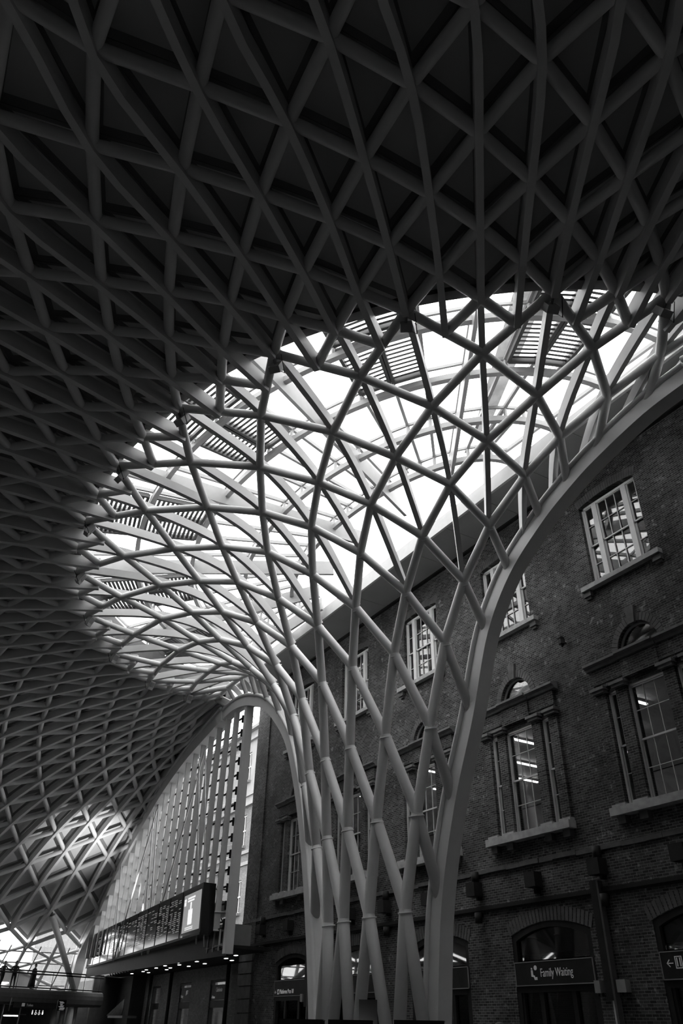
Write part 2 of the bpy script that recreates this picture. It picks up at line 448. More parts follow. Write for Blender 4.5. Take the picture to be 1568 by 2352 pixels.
# cladding panels, each a folded tray with a recessed face
OFF = 0.46
tris = []
def opt(p, k): return (outer(p, k), onorm(p, k))
for kk in range(0, 60):
    k = kk / 2
    for p in range(0, 21):
        ev = (kk % 2 == 0) == (p % 2 == 0)       # node (p,k) exists
        a, b = (k, k + 0.5) if ev else (k + 0.5, k)
        if p + 2 <= 20: tris.append([opt(p, a), opt(p + 1, b), opt(p + 2, a)])
    # half triangles along the skylight rim
    if kk % 2 == 0: e = (k, k + 0.5)
    else: e = (k + 0.5, k)
    mid = ((outer(0, math.floor(k)) + outer(0, math.floor(k) + 1)) / 2, onorm(0, math.floor(k) + 0.5))
    tris.append([opt(0, e[0]), mid, opt(1, e[1])])
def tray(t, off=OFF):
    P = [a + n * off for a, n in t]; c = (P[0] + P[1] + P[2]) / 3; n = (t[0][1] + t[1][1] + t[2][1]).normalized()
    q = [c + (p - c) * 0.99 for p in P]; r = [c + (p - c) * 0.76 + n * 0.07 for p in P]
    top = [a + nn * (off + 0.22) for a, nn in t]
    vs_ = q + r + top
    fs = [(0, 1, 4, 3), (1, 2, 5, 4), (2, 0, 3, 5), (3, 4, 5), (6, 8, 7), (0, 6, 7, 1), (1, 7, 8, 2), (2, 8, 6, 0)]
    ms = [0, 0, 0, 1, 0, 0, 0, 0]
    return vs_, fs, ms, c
Mi = cam.matrix_world.inverted()
def view_area(t):
    s = []
    for a, n in t:
        v = Mi @ (a + n * OFF)
        if v.z > -0.5: return 0
        s.append((v.x / -v.z, v.y / -v.z))
    cx = sum(x for x, y in s) / 3; cy = sum(y for x, y in s) / 3
    if abs(cx) > 0.5 or abs(cy) > 0.74: return 0
    (x0, y0), (x1, y1), (x2, y2) = s
    return abs((x1 - x0) * (y2 - y0) - (x2 - x0) * (y1 - y0))
tris.sort(key=view_area, reverse=True)
rest = MB()
for i, t in enumerate(tris):
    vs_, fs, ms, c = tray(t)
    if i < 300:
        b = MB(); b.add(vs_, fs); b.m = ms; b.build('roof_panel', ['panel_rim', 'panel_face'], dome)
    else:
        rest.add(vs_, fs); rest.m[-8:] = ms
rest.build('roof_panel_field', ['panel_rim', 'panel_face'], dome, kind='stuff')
# stepped rim beam around the skylight
for lev, inset in ((0.40, 0.0), (0.62, -0.05), (0.84, -0.1)):
    q = [outer(0, k / 2) for k in range(0, 61)]
    nn = [onorm(0, k / 2) for k in range(0, 61)]
    MB().strip([p + n * lev + Vector((0, 0, 0)) for p, n in zip(q, nn)], nn, 0.3 + inset, 0.16).build('rim_beam', 'rim_dark', dome)

# ================================================================== floor, brick range, perimeter
YW = -20.5
fl = MB().span((-40, -45, -0.3), (115, 45, 0.0)).build('floor', 'floor_stone', None, kind='structure')
DN = ['the Toilets door', 'the Family Waiting door', 'the unlettered door', 'the Tickets door', 'the platforms door']
XC = [15.15 + 6.08 * k for k in range(5)]
WX0, WX1, WTOP = -22.0, 45.5, 20.36
holes = []                                        # (x0, x1, z0, z1, head rise or 'r' for round)
for xc in XC:
    holes.append((xc - 1.36, xc + 1.36, 15.34, 18.93, 0.14))
    holes.append((xc - 1.62, xc - 1.22, 7.53, 11.28, 0)); holes.append((xc - 0.78, xc + 0.78, 7.53, 11.28, 0)); holes.append((xc + 1.22, xc + 1.62, 7.53, 11.28, 0))
    holes.append((xc - 0.85, xc + 0.85, 12.4, 13.3, 'r'))
    holes.append((xc - 0.25 - 1.83, xc - 0.25 + 1.83, 0.0, 4.68, 0.33))
def wall_with_holes(mb, x0, x1, z0, z1, holes, y, depth):
    xs = sorted({x0, x1} | {h[0] for h in holes} | {h[1] for h in holes})
    zs = sorted({z0, z1} | {h[2] for h in holes} | {h[3] for h in holes})
    for i in range(len(xs) - 1):
        run = None
        for j in range(len(zs) - 1):
            cx, cz = (xs[i] + xs[i + 1]) / 2, (zs[j] + zs[j + 1]) / 2
            solid = not any(h[0] < cx < h[1] and h[2] < cz < h[3] for h in holes)
            if solid:
                run = [run[0], zs[j + 1]] if run else [zs[j], zs[j + 1]]
            if run and (not solid or j == len(zs) - 2):
                mb.add([(xs[i], y, run[0]), (xs[i + 1], y, run[0]), (xs[i + 1], y, run[1]), (xs[i], y, run[1])], [(3, 2, 1, 0)]); run = None
    yb = y - depth
    for a, b, c, d, r in holes:
        if r == 0: top = [(a, d), (b, d)]
        else:
            n = 14; w = (b - a) / 2; cx = (a + b) / 2
            if r == 'r': top = [(cx - w * math.cos(PI * t / n), c + (d - c) * math.sin(PI * t / n)) for t in range(n + 1)]
            else:
                R = (w * w + r * r) / (2 * r); zc = d - R; al = math.asin(w / R)
                top = [(cx + R * math.sin(-al + 2 * al * t / n), zc + R * math.cos(-al + 2 * al * t / n)) for t in range(n + 1)]
            for (xa, za), (xb, zb) in zip(top, top[1:]):     # spandrel above the arch
                mb.add([(xa, y, za), (xb, y, zb), (xb, y, d), (xa, y, d)], [(3, 2, 1, 0)])
        path = [(a, c)] + ([] if r == 'r' else []) + top + [(b, c)]
        path = [p for i, p in enumerate(path) if i == 0 or (abs(p[0] - path[i - 1][0]) + abs(p[1] - path[i - 1][1])) > 1e-6]
        for (xa, za), (xb, zb) in zip(path, path[1:]):
            mb.add([(xa, y, za), (xb, y, zb), (xb, yb, zb), (xa, yb, za)], [(0, 1, 2, 3)])
        if c > 0.01: mb.add([(a, y, c), (b, y, c), (b, yb, c), (a, yb, c)], [(3, 2, 1, 0)])
wl = MB()
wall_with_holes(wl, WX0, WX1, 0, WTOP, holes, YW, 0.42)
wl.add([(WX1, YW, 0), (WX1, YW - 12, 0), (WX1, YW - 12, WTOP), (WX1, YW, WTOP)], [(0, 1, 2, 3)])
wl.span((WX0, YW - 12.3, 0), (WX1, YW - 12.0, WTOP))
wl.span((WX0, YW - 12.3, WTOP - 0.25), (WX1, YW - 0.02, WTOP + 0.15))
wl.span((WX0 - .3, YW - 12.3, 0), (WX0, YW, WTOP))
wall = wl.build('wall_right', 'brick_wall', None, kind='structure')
# end pilaster: plain brick above, rusticated stone blocks below
pier = empty('trim_3', (44.7, YW, 0), kind='structure')
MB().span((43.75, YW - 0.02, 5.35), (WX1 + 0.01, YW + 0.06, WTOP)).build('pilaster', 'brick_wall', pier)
zz = [0.0, 0.5, 1.05, 1.6, 2.17, 2.8, 3.4, 3.97, 4.55, 5.25]
for i in range(len(zz) - 1):
    MB().span((43.75, YW - 0.02, zz[i] + 0.03), (WX1 + 0.02, YW + 0.12, zz[i + 1] - 0.03)).build('stone_block', 'stone_dark', pier)
# string courses
trim = empty('trim_1', (30, YW, 5.3), kind='structure')
MB().span((WX0, YW - 0.02, 5.26), (WX1, YW + 0.13, 5.38)).span((WX0, YW - 0.02, 5.2), (WX1, YW + 0.07, 5.26)).build('string_course', 'black_paint', trim)
t2 = MB()
x = WX0
while x < WX1 - 0.3:
    w = random.uniform(0.5, 1.1); h = random.uniform(-0.02, 0.02)
    t2.span((x, YW - 0.02, 6.46 + h), (min(x + w, WX1), YW + 0.09 + random.uniform(-0.02, 0.03), 6.6 + h)); x += w + 0.01
t2.build('ledge_stone', 'stone_dark', trim, kind='stuff')

# ------------------------------------------------------------------ windows of the range
wn = [0]
def frame_rect(mb, x0, x1, z0, z1, y, t=0.07, d=0.09):
    mb.span((x0, y, z0), (x0 + t, y + d, z1)).span((x1 - t, y, z0), (x1, y + d, z1)).span((x0, y, z1 - t), (x1, y + d, z1)).span((x0, y, z0), (x1, y + d, z0 + t))
def upper_window(xc):
    wn[0] += 1
    w = empty('window_%d' % wn[0], (xc, YW, 15.3), kind='structure')
    y = YW - 0.3
    m = MB(); frame_rect(m, xc - 1.36, xc + 1.36, 15.34, 18.82, y, 0.1, 0.14); m.build('frame', 'frame_white', w)
    for s in (-1, 1): MB().span((xc + s * 0.73 - 0.11, y + 0.0, 15.4), (xc + s * 0.73 + 0.11, y + 0.16, 18.75)).build('post', 'frame_white', w)
    for a, b in ((-1.26, -0.84), (-0.62, 0.62), (0.84, 1.26)):
        m = MB(); frame_rect(m, xc + a, xc + b, 17.02, 18.74, y + 0.05, 0.05, 0.06); frame_rect(m, xc + a, xc + b, 15.44, 17.1, y + 0.0, 0.05, 0.06)
        sash = m.build('sash', 'frame_white', w)
        m = MB()
        if b - a > 0.6:
            for t in (-0.21, 0.21): m.span((xc + t - 0.014, y + 0.04, 15.46), (xc + t + 0.014, y + 0.075, 18.72))
        for z in (16.25, 17.9): m.span((xc + a, y + 0.04, z - 0.012), (xc + b, y + 0.07, z + 0.012))
        m.build('glazing_bar', 'frame_white', sash)
        for z0, z1 in ((15.46, 17.04), (17.08, 18.72)):
            MB().span((xc + a + 0.03, y + 0.02, z0), (xc + b - 0.03, y + 0.03, z1)).build('pane', 'glass_window', sash)
    MB().span((xc - 1.77, YW - 0.1, 15.16), (xc + 1.77, YW + 0.24, 15.34)).build('sill', 'stone_sill', w)
    for s in (-1, 1):
        MB().span((xc + s * 1.58 - 0.17, YW - 0.05, 14.94), (xc + s * 1.58 + 0.17, YW + 0.16, 15.16)).span((xc + s * 1.58 - 0.12, YW - 0.05, 14.84), (xc + s * 1.58 + 0.12, YW + 0.1, 14.94)).build('bracket', 'stone_dark', w)
    m = MB()                                      # gauged brick head
    n = 26
    for i in range(n):
        a = -1.42 + 2.84 * i / n; b = a + 2.84 / n - 0.012; za = 18.93 - 0.14 * (a / 1.36) ** 2 + 0.005; zb = 18.93 - 0.14 * (b / 1.36) ** 2 + 0.005
        m.prism([(xc + a, YW + 0.012, za), (xc + b, YW + 0.012, zb), (xc + b * 1.07, YW + 0.012, zb + 0.34), (xc + a * 1.07, YW + 0.012, za + 0.34)], (0, -0.03, 0))
    m.build('brick_head', 'stone_dark', w, kind='stuff')
    return w
def lower_window(xc):
    wn[0] += 1
    w = empty('window_%d' % wn[0], (xc, YW, 7.3), kind='structure')
    y = YW - 0.15
    for a, b, wide in ((-1.62, -1.22, 0), (-0.78, 0.78, 1), (1.22, 1.62, 0)):
        m = MB(); frame_rect(m, xc + a, xc + b, 7.53, 11.28, y, 0.08, 0.12)
        frame_rect(m, xc + a + 0.06, xc + b - 0.06, 9.39, 11.2, y + 0.05, 0.05, 0.05); frame_rect(m, xc + a + 0.06, xc + b - 0.06, 7.6, 9.47, y, 0.05, 0.05)
        f = m.build('frame', 'light_grey', w)
        m = MB()
        if wide:
            for t in (-0.23, 0.23): m.span((xc + t - 0.012, y + 0.04, 7.6), (xc + t + 0.012, y + 0.07, 11.2))
        for z in (8.53, 10.37): m.span((xc + a, y + 0.04, z - 0.012), (xc + b, y + 0.07, z + 0.012))
        m.build('glazing_bar', 'light_grey', f)
        for z0, z1 in ((7.64, 9.4), (9.46, 11.16)):
            MB().span((xc + a + 0.1, y + 0.02, z0), (xc + b - 0.1, y + 0.03, z1)).build('pane', 'glass_window', f)
        MB().span((xc + a + 0.02, y - 0.2, 7.55), (xc + a + (0.3 if wide else 0.12), y - 0.18, 11.2)).build('curtain', 'gauze', f)
    for c, wd in ((-1.85, 0.42), (-0.98, 0.44), (0.98, 0.44), (1.85, 0.42)):
        m = MB().span((xc + c - wd / 2, YW - 0.05, 7.53), (xc + c + wd / 2, YW + 0.1, 11.26))
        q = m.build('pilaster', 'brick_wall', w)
        MB().span((xc + c - wd / 2 - 0.1, YW - 0.04, 11.36), (xc + c + wd / 2 + 0.1, YW + 0.3, 11.46)).span((xc + c - wd / 2 - 0.05, YW - 0.04, 11.26), (xc + c + wd / 2 + 0.05, YW + 0.24, 11.36)).build('capital', 'cornice', q)
        MB().span((xc + c - wd / 2 - 0.06, YW - 0.04, 7.53), (xc + c + wd / 2 + 0.06, YW + 0.22, 7.63)).build('plinth', 'stone_sill', q)
    MB().span((xc - 2.15, YW - 0.1, 7.28), (xc + 2.15, YW + 0.34, 7.53)).build('sill', 'stone_sill', w)
    for c in (-1.85, -0.98, 0.98, 1.85):
        MB().span((xc + c - 0.16, YW - 0.05, 7.04), (xc + c + 0.16, YW + 0.2, 7.28)).build('bracket', 'stone_dark', w)
    MB().span((xc - 2.05, YW - 0.03, 11.46), (xc + 2.05, YW + 0.12, 12.16)).span((xc - 0.75, YW - 0.03, 11.5), (xc + 0.75, YW + 0.17, 12.12)).span((xc - 2.06, YW, 11.6), (xc + 2.06, YW + 0.16, 11.66)).build('frieze', 'brick_wall', w)
    for a, b, pr in ((-2.25, -0.8, 0.34), (-0.78, 0.78, 0.4), (0.8, 2.25, 0.34)):
        MB().prism([(xc + a, YW, 12.14), (xc + a, YW + pr * 0.55, 12.16), (xc + a, YW + pr * 0.65, 12.24), (xc + a, YW + pr, 12.3), (xc + a, YW + pr, 12.38), (xc + a, YW, 12.44)], (b - a, 0, 0)).build('cornice', 'cornice', w)
    # fanlight with brick arch and keystone
    MB().prism([(xc + 0.84 * math.cos(PI * t / 16), YW - 0.2, 12.42 + 0.87 * math.sin(PI * t / 16)) for t in range(17)], (0, 0.02, 0)).build('fanlight_pane', 'glass_window', w)
    m = MB()
    m.tube([(xc + 0.82 * math.cos(PI * t / 16), YW - 0.17, 12.42 + 0.85 * math.sin(PI * t / 16)) for t in range(17)], 0.05, 6)
    m.build('fanlight_frame', 'mid_grey', w)
    for t in range(22):
        a0 = PI * t / 22 + 0.01; a1 = PI * (t + 1) / 22 - 0.01
        if abs(t - 10.5) < 1.1: continue
        MB().prism([(xc + r * math.cos(a), YW + 0.025, 12.4 + (r + (0.05 if r < 1 else 0.06)) * math.sin(a)) for r, a in ((0.86, a0), (1.12, a0), (1.12, a1), (0.86, a1))], (0, -0.05, 0)).build('arch_brick', 'stone_dark', w)
    MB().prism([(xc - 0.11, YW + 0.1, 13.25), (xc + 0.11, YW + 0.1, 13.25), (xc + 0.2, YW + 0.1, 13.86), (xc - 0.2, YW + 0.1, 13.86)], (0, -0.12, 0)).build('keystone', 'stone_dark', w)
    return w
for xc in XC: upper_window(xc)
for xc in XC: lower_window(xc)

# ------------------------------------------------------------------ arched doorways
SIGN = ['Toilets', 'Family Waiting', None, 'Tickets', 'Platforms 9 to 10']
for n, xc in enumerate(XC):
    c = xc - 0.25
    d = empty('door_%d' % (n + 1), (c, YW, 0), kind='structure')
    R = (1.83 ** 2 + 0.33 ** 2) / 0.66; al = math.asin(1.83 / R)
    def arc(r_, yy, k=18): return [(c + r_ * math.sin(-al + 2 * al * t / k), yy, 4.68 - R + r_ * math.cos(-al + 2 * al * t / k)) for t in range(k + 1)]
    out = [(c - 1.83, 0, 0.0)] + [(a, 0, b) for a, _, b in arc(R, 0)] + [(c + 1.83, 0, 0.0)]
    inn = [(c - 1.64, 0, 0.0)] + [(c + (a - c) * 0.9, 0, b - 0.17) for a, _, b in arc(R, 0)] + [(c + 1.64, 0, 0.0)]
    m = MB()
    for i in range(len(out) - 1):
        m.prism([(out[i][0], YW - 0.02, out[i][2]), (out[i + 1][0], YW - 0.02, out[i + 1][2]), (inn[i + 1][0], YW - 0.02, inn[i + 1][2]), (inn[i][0], YW - 0.02, inn[i][2])], (0, -0.2, 0))
    m.build('door_frame', 'black_paint', d)
    MB().prism([(a, YW - 0.15, b) for a, _, b in inn[1:-1]] + [(c + 1.64, YW - 0.15, 3.6), (c - 1.64, YW - 0.15, 3.6)], (0, 0.02, 0)).build('transom_pane', 'glass_window', d)
    sg = MB().span((c - 1.77, YW - 0.12, 2.88), (c + 1.77, YW + 0.04, 3.53)).build('sign_board', 'black_paint', d)
    m = MB(); frame_rect(m, c - 1.78, c + 1.78, 2.86, 3.55, YW + 0.0, 0.025, 0.05); m.build('sign_edge', 'mid_grey', sg)
    MB().span((c - 1.66, YW - 0.2, 2.68), (c + 1.66, YW - 0.02, 2.86)).build('transom_bar', 'black_paint', d)
    for xx in (-1.64, -0.72, 0.72, 1.64):
        MB().span((c + xx - 0.09, YW - 0.22, 0), (c + xx + 0.09, YW - 0.06, 2.7)).build('jamb', 'black_paint', d)
    for a, b in ((-1.55, -0.8), (-0.63, 0.63), (0.8, 1.55)):
        MB().span((c + a, YW - 0.17, 0.1), (c + b, YW - 0.15, 2.66)).build('pane', 'glass_window', d)
    yt = YW + 0.046
    if SIGN[n] == 'Family Waiting':
        lettering('Family Waiting', (c + 0.57, yt, 3.1), 0.34, sg, 'sign_dim', narrow=0.72)
        ic = MB(); X = c + 0.86                    # seated figure, clock and case
        ic.disc((X - 0.08, yt, 3.36), (0, 1, 0), 0.07, 0.01, 16)
        ic.disc((X + 0.1, yt, 3.34), (0, 1, 0), 0.03, 0.01, 12).prism([(X + 0.14, yt, 3.3), (X + 0.06, yt, 3.3), (X + 0.05, yt, 3.16), (X - 0.02, yt, 3.14), (X - 0.05, yt, 3.02), (X, yt, 3.02), (X + 0.03, yt, 3.1), (X + 0.14, yt, 3.12)], (0, -0.01, 0))
        ic.span((X - 0.13, yt - 0.005, 3.02), (X - 0.05, yt + 0.005, 3.1)); ic.build('pictogram', 'sign_dim', sg)
    elif SIGN[n] == 'Toilets':
        lettering('\u2190', (c + 1.6, yt, 3.16), 0.3, sg, 'sign_dim'); lettering('Toilets', (c + 0.94, yt, 3.18), 0.26, sg, 'sign_dim', narrow=0.8)
        m = MB(); frame_rect(m, c + 1.04, c + 1.28, 3.12, 3.42, yt, 0.025, 0.005); m.span((c + 1.09, yt, 3.17), (c + 1.13, yt + 0.005, 3.38)); m.span((c + 1.19, yt, 3.17), (c + 1.23, yt + 0.005, 3.38)); m.build('pictogram', 'sign_dim', sg, kind='stuff')
    elif SIGN[n] == 'Platforms 9 to 10':
        lettering('Platforms 9 to 10', (c + 1.12, yt, 2.98), 0.26, sg, 'sign_white', narrow=0.8); lettering('\u2190', (c + 1.7, yt, 2.98), 0.2, sg, 'sign_white')
        m = MB(); frame_rect(m, c + 1.2, c + 1.4, 2.96, 3.16, yt, 0.03, 0.006); m.build('pictogram', 'sign_white', sg)
    elif SIGN[n]:
        lettering(SIGN[n], (c + 1.2, yt, 3.1), 0.26, sg, 'sign_dim', narrow=0.8)
    for i in range(24):                           # gauged brick voussoirs over the door
        a0 = -al * 1.05 + 2.1 * al * i / 24 + 0.004; a1 = -al * 1.05 + 2.1 * al * (i + 1) / 24 - 0.004
        MB().prism([(c + r_ * math.sin(a), YW + 0.02, 4.68 - R + r_ * math.cos(a)) for r_, a in ((R + 0.01, a0), (R + 0.42, a0), (R + 0.42, a1), (R + 0.01, a1))], (0, -0.04, 0)).build('arch_brick', 'stone_dark', d)

# rooms behind the windows (upper floor dark, first floor lit by strip lamps)
MB().span((WX0, YW - 11.9, 12.3), (WX1, YW - 0.43, 12.4)).build('ceiling_rooms', 'room_paint', None, kind='structure')
MB().span((WX0, YW - 11.9, 6.9), (WX1, YW - 0.43, 7.05)).build('floor_rooms', 'room_paint', None, kind='structure')
MB().span((WX0, YW - 11.9, 5.0), (WX1, YW - 0.43, 5.1)).build('ceiling_ground', 'mid_grey', None, kind='structure')
MB().span((WX0, YW - 11.95, 7.05), (WX1, YW - 11.9, 12.25)).build('wall_rooms', 'room_paint', None, kind='structure')
for i, xc in enumerate(XC):
    for j, (dx, dy) in enumerate(((3.2, 3.2), (5.75, 5.6), (7.8, 7.5))):
        if xc + dx > WX1 - 0.5: continue
        t = thing('strip_lamp', 'glowing ceiling tube %s behind the tall window above %s' % (('closest to the glass', 'second from the glass', 'deepest in the room')[j], DN[i]), 'lamp', (xc + dx, YW - dy, 12.2), 'strip lamps in the first-floor rooms')
        MB().span((xc + dx - 0.07, YW - dy - 0.9, 12.2), (xc + dx + 0.07, YW - dy + 0.9, 12.29)).build('housing', 'light_grey', t)
        MB().span((xc + dx - 0.05, YW - dy - 0.85, 12.15), (xc + dx + 0.05, YW - dy + 0.85, 12.2)).build('lamp_tube', 'lamp_strip', t)

# ------------------------------------------------------------------ fittings on the facade
def wall_lights(x, lab):
    t = thing('wall_speaker', 'dark cylinder speaker on the brick wall above a boxy lamp ' + lab, 'speaker', (x, YW, 6.2), 'cylinder speakers on the brick piers')
    MB().disc((x, YW + 0.22, 6.38), (0, 0, 1), 0.14, 0.36, 16).build('body', 'dark_metal', t); MB().span((x - 0.04, YW, 6.34), (x + 0.04, YW + 0.12, 6.42)).build('bracket', 'dark_metal', t)
    t = thing('box_floodlight', 'square dark floodlight on the brick pier ' + lab, 'light', (x, YW, 5.7), 'square floodlights on the brick piers')
    MB().span((x - 0.24, YW + 0.1, 5.71), (x + 0.24, YW + 0.5, 6.18)).build('housing', 'dark_metal', t); MB().span((x - 0.06, YW, 5.6), (x + 0.06, YW + 0.2, 5.75)).build('bracket', 'dark_metal', t)
    t = thing('pier_downlight', 'small dark downlight under the string course ' + lab, 'light', (x, YW, 4.87), 'small downlights under the string course')
    MB().disc((x, YW + 0.2, 5.02), (0, 0, 1), 0.13, 0.34, 14).build('body', 'dark_metal', t); MB().span((x - 0.05, YW, 5.05), (x + 0.05, YW + 0.1, 5.18)).build('bracket', 'dark_metal', t)
for i in range(5): wall_lights(XC[i] + 3.05, 'past ' + DN[i])
for i, xc in enumerate(XC):
    t = thing('box_uplight', 'square dark uplight centred over ' + DN[i], 'light', (xc - 0.05, YW, 5.7), 'square uplights over the doors')
    MB().span((xc - 0.3, YW + 0.06, 5.7), (xc + 0.2, YW + 0.42, 6.16)).build('housing', 'dark_metal', t); MB().span((xc - 0.12, YW, 5.5), (xc + 0.02, YW + 0.2, 5.7)).build('bracket', 'dark_metal', t)
for x, lab in ((18.55, 'the Family Waiting door'), (37.28, 'the platforms door')):
    t = thing('drainpipe', 'black square drainpipe running down the bricks beside ' + lab, 'pipe', (x, YW, 0), 'black drainpipes')
    MB().span((x - 0.13, YW + 0.03, 2.4), (x + 0.13, YW + 0.25, 5.6)).build('pipe', 'black_paint', t)
    MB().span((x - 0.2, YW + 0.02, 0), (x - 0.03, YW + 0.2, 2.45)).build('lower_pipe', 'light_grey', t)
    MB().span((x - 0.22, YW + 0.05, 0), (x - 0.14, YW + 0.25, 5.58)).build('conduit', 'dark_grey', t)
    for s, w in ((-1, 0.34), (1, 0.22)):
        b = thing('junction_box', 'small pale metal box with cable glands fixed %s the drainpipe near %s' % ('before' if s < 0 else 'behind', lab), 'box', (x + s * 0.35, YW, 2.5))
        MB().span((x + s * 0.46 - w / 2, YW, 2.6), (x + s * 0.46 + w / 2, YW + 0.22, 2.92)).build('case', 'mid_grey', b)
        for q in (-0.08, 0.08): MB().disc((x + s * 0.46 + q, YW + 0.1, 2.56), (0, 0, 1), 0.035, 0.09, 10).build('gland', 'dark_metal', b)
t = thing('wall_lantern', 'small dark pointed lantern high on the bricks between two arched windows', 'lantern', (18.25, YW, 13.5))
MB().prism([(18.25 + 0.13 * math.cos(PI * k / 3), YW + 0.22 + 0.13 * math.sin(PI * k / 3), 13.6) for k in range(6)], (0, 0, 0.2)).build('body', 'dark_metal', t)
MB().tube([(18.25, YW + 0.22, 13.8), (18.25, YW + 0.22, 13.97)], [0.15, 0.02], 6).build('cap', 'dark_metal', t)
MB().tube([(18.25, YW + 0.22, 13.6), (18.25, YW + 0.22, 13.48)], [0.1, 0.02], 6).build('drop_finial', 'dark_metal', t)
MB().tube([(18.25, YW, 13.7), (18.25, YW + 0.2, 13.7)], 0.03, 8).build('bracket', 'dark_metal', t)

# ------------------------------------------------------------------ soffit along the wall head, fascia and near gable
sof = empty('trim_2', (20, -19.4, 20.3), kind='structure')
x = WX0; i = 0
while x < WX1 - 0.1:
    x2 = min(x + 2.6, WX1)
    MB().span((x + 0.012, YW, 20.3), (x2 - 0.012, -18.36, 20.36)).build('soffit_panel', 'soffit', sof); x = x2
MB().span((WX0, YW - 0.1, 20.36), (WX1, -18.3, 20.5)).build('soffit_deck', 'soffit', sof)
MB().span((WX0, YW, 20.2), (WX1, YW + 0.16, 20.3)).build('wall_plate', 'black_paint', sof)
MB().span((WX0, -18.36, 20.26), (WX1, -18.24, 20.95)).build('fascia_board', 'fascia', sof)
q = [Vector(p) for p in [RIB_NEAR[-1]] + D_NEAR[2:]]
m = MB()
for a, b in zip(q, q[1:]):
    m.add([a + Vector((0, -0.3, 0)), b + Vector((0, -0.3, 0)), (b.x, -18.3, 20.3), (a.x, -18.3, 20.3)], [(0, 1, 2, 3)])
m.build('wall_gable', 'soffit', None, kind='structure')
# unseen curved wall added to block daylight (only the far corner keeps its glazing)
for ks, ke, nm in ((0, 51, 'wall_daylight_block'),):
    m = MB()
    for k in range(ks, ke):
        a, b = outer(20, k / 2), outer(20, (k + 1) / 2)
        a = a + (a - Vector((AX, YE, a.z))).normalized() * 0.4; b = b + (b - Vector((AX, YE, b.z))).normalized() * 0.4
        m.add([(a.x, a.y, 0), (b.x, b.y, 0), (b.x, b.y, b.z + 0.5), (a.x, a.y, a.z + 0.5)], [(0, 1, 2, 3)])
    a = D_NEAR[-1]
    m.add([(a[0], a[1], 0), (a[0], YW, 0), (a[0], YW, 7.2), (a[0], a[1], 7.2)], [(0, 1, 2, 3)])
    m.build(nm, 'dark_grey', None, kind='structure')

# ================================================================== skylight over the funnel
def net_material():
    m = bpy.data.materials.new('net_gauze'); m.use_nodes = True
    nt = m.node_tree; nt.nodes.clear()
    out = nt.nodes.new('ShaderNodeOutputMaterial'); mx = nt.nodes.new('ShaderNodeMixShader')
    tr = nt.nodes.new('ShaderNodeBsdfTransparent'); tl = nt.nodes.new('ShaderNodeBsdfDiffuse'); tl.inputs['Color'].default_value = grey(0.3)
    tc = nt.nodes.new('ShaderNodeTexCoord'); nz = nt.nodes.new('ShaderNodeTexNoise'); nz.inputs['Scale'].default_value = 1.6
    mr = nt.nodes.new('ShaderNodeMapRange'); mr.inputs['To Min'].default_value = 0.05; mr.inputs['To Max'].default_value = 0.16
    mx.inputs['Fac'].default_value = 0.1
    nt.links.new(tc.outputs['Object'], nz.inputs['Vector']); nt.links.new(nz.outputs['Fac'], mr.inputs['Value']); nt.links.new(mr.outputs['Result'], tr.inputs['Color'])
    nt.links.new(tr.outputs['BSDF'], mx.inputs[1]); nt.links.new(tl.outputs['BSDF'], mx.inputs[2]); nt.links.new(mx.outputs['Shader'], out.inputs['Surface'])
    MATS['net_gauze'] = m
net_material()
wn[0] += 1
sky = empty('window_%d' % wn[0], (AX, YE, 20.6), kind='structure')
def sk(j, deg, dz=0.0):
    t = math.radians(deg)
    return Vector((AX - (19.1 - 2.75 * j) * math.cos(t), YE + 0.15 + (14.5 - 2.8 * j) * math.sin(t), 20.35 + 0.16 * j + dz))
HOOPS = [0.0, 0.98, 1.95, 2.95, 3.9]
angs = sorted(set([0, 180] + [a for c in range(6) for a in (12 + 28 * c, 18.2 + 28 * c, 24.5 + 28 * c, 32.5 + 28 * c) if a < 178]))
UPV = Vector((0, 0, 1))
for j in HOOPS:
    q = [sk(j, a) for a in range(0, 181, 3)]
    MB().strip(q, [UPV] * len(q), 0.2, 0.24).build('hoop_beam', 'skylight_steel', sky)
    q = [sk(j, a, 0.62) for a in angs]
    MB().strip(q, [UPV] * len(q), 0.08, 0.12).build('hoop_rail', 'skylight_steel', sky)
    for a in angs[1:-1]:
        p = sk(j, a)
        MB().span((p.x - 0.05, p.y - 0.05, p.z + 0.1), (p.x + 0.05, p.y + 0.05, p.z + 0.62)).build('strut', 'skylight_steel', sky)
for i, a in enumerate(angs):
    main = abs(((a - 32.5) % 28)) < 0.1 and a > 20
    q = [sk(j / 2, a, 0.62) for j in range(0, 9)]
    MB().strip(q, [UPV] * len(q), 0.12, 0.16).build('rafter', 'skylight_steel', sky)
    if main:
        q = [sk(j / 2, a, -0.12) for j in range(0, 10)]
        MB().strip(q, [UPV] * len(q), 0.14, 0.75).build('main_girder', 'skylight_steel', sky)
for a, b in zip(angs, angs[1:]):
    for j0, j1 in zip(HOOPS, HOOPS[1:]):
        P = [sk(j0, a, 0.72), sk(j0, b, 0.72), sk(j1, b, 0.72), sk(j1, a, 0.72)]
        MB().prism(P, (0, 0, 0.02)).build('roof_pane', 'glass_roof', sky)
    P = [sk(3.9, a, 0.72), sk(3.9, b, 0.72), sk(5.0, b, 0.6), sk(5.0, a, 0.6)]
    MB().prism(P, (0, 0, 0.02)).build('roof_pane', 'glass_roof', sky)
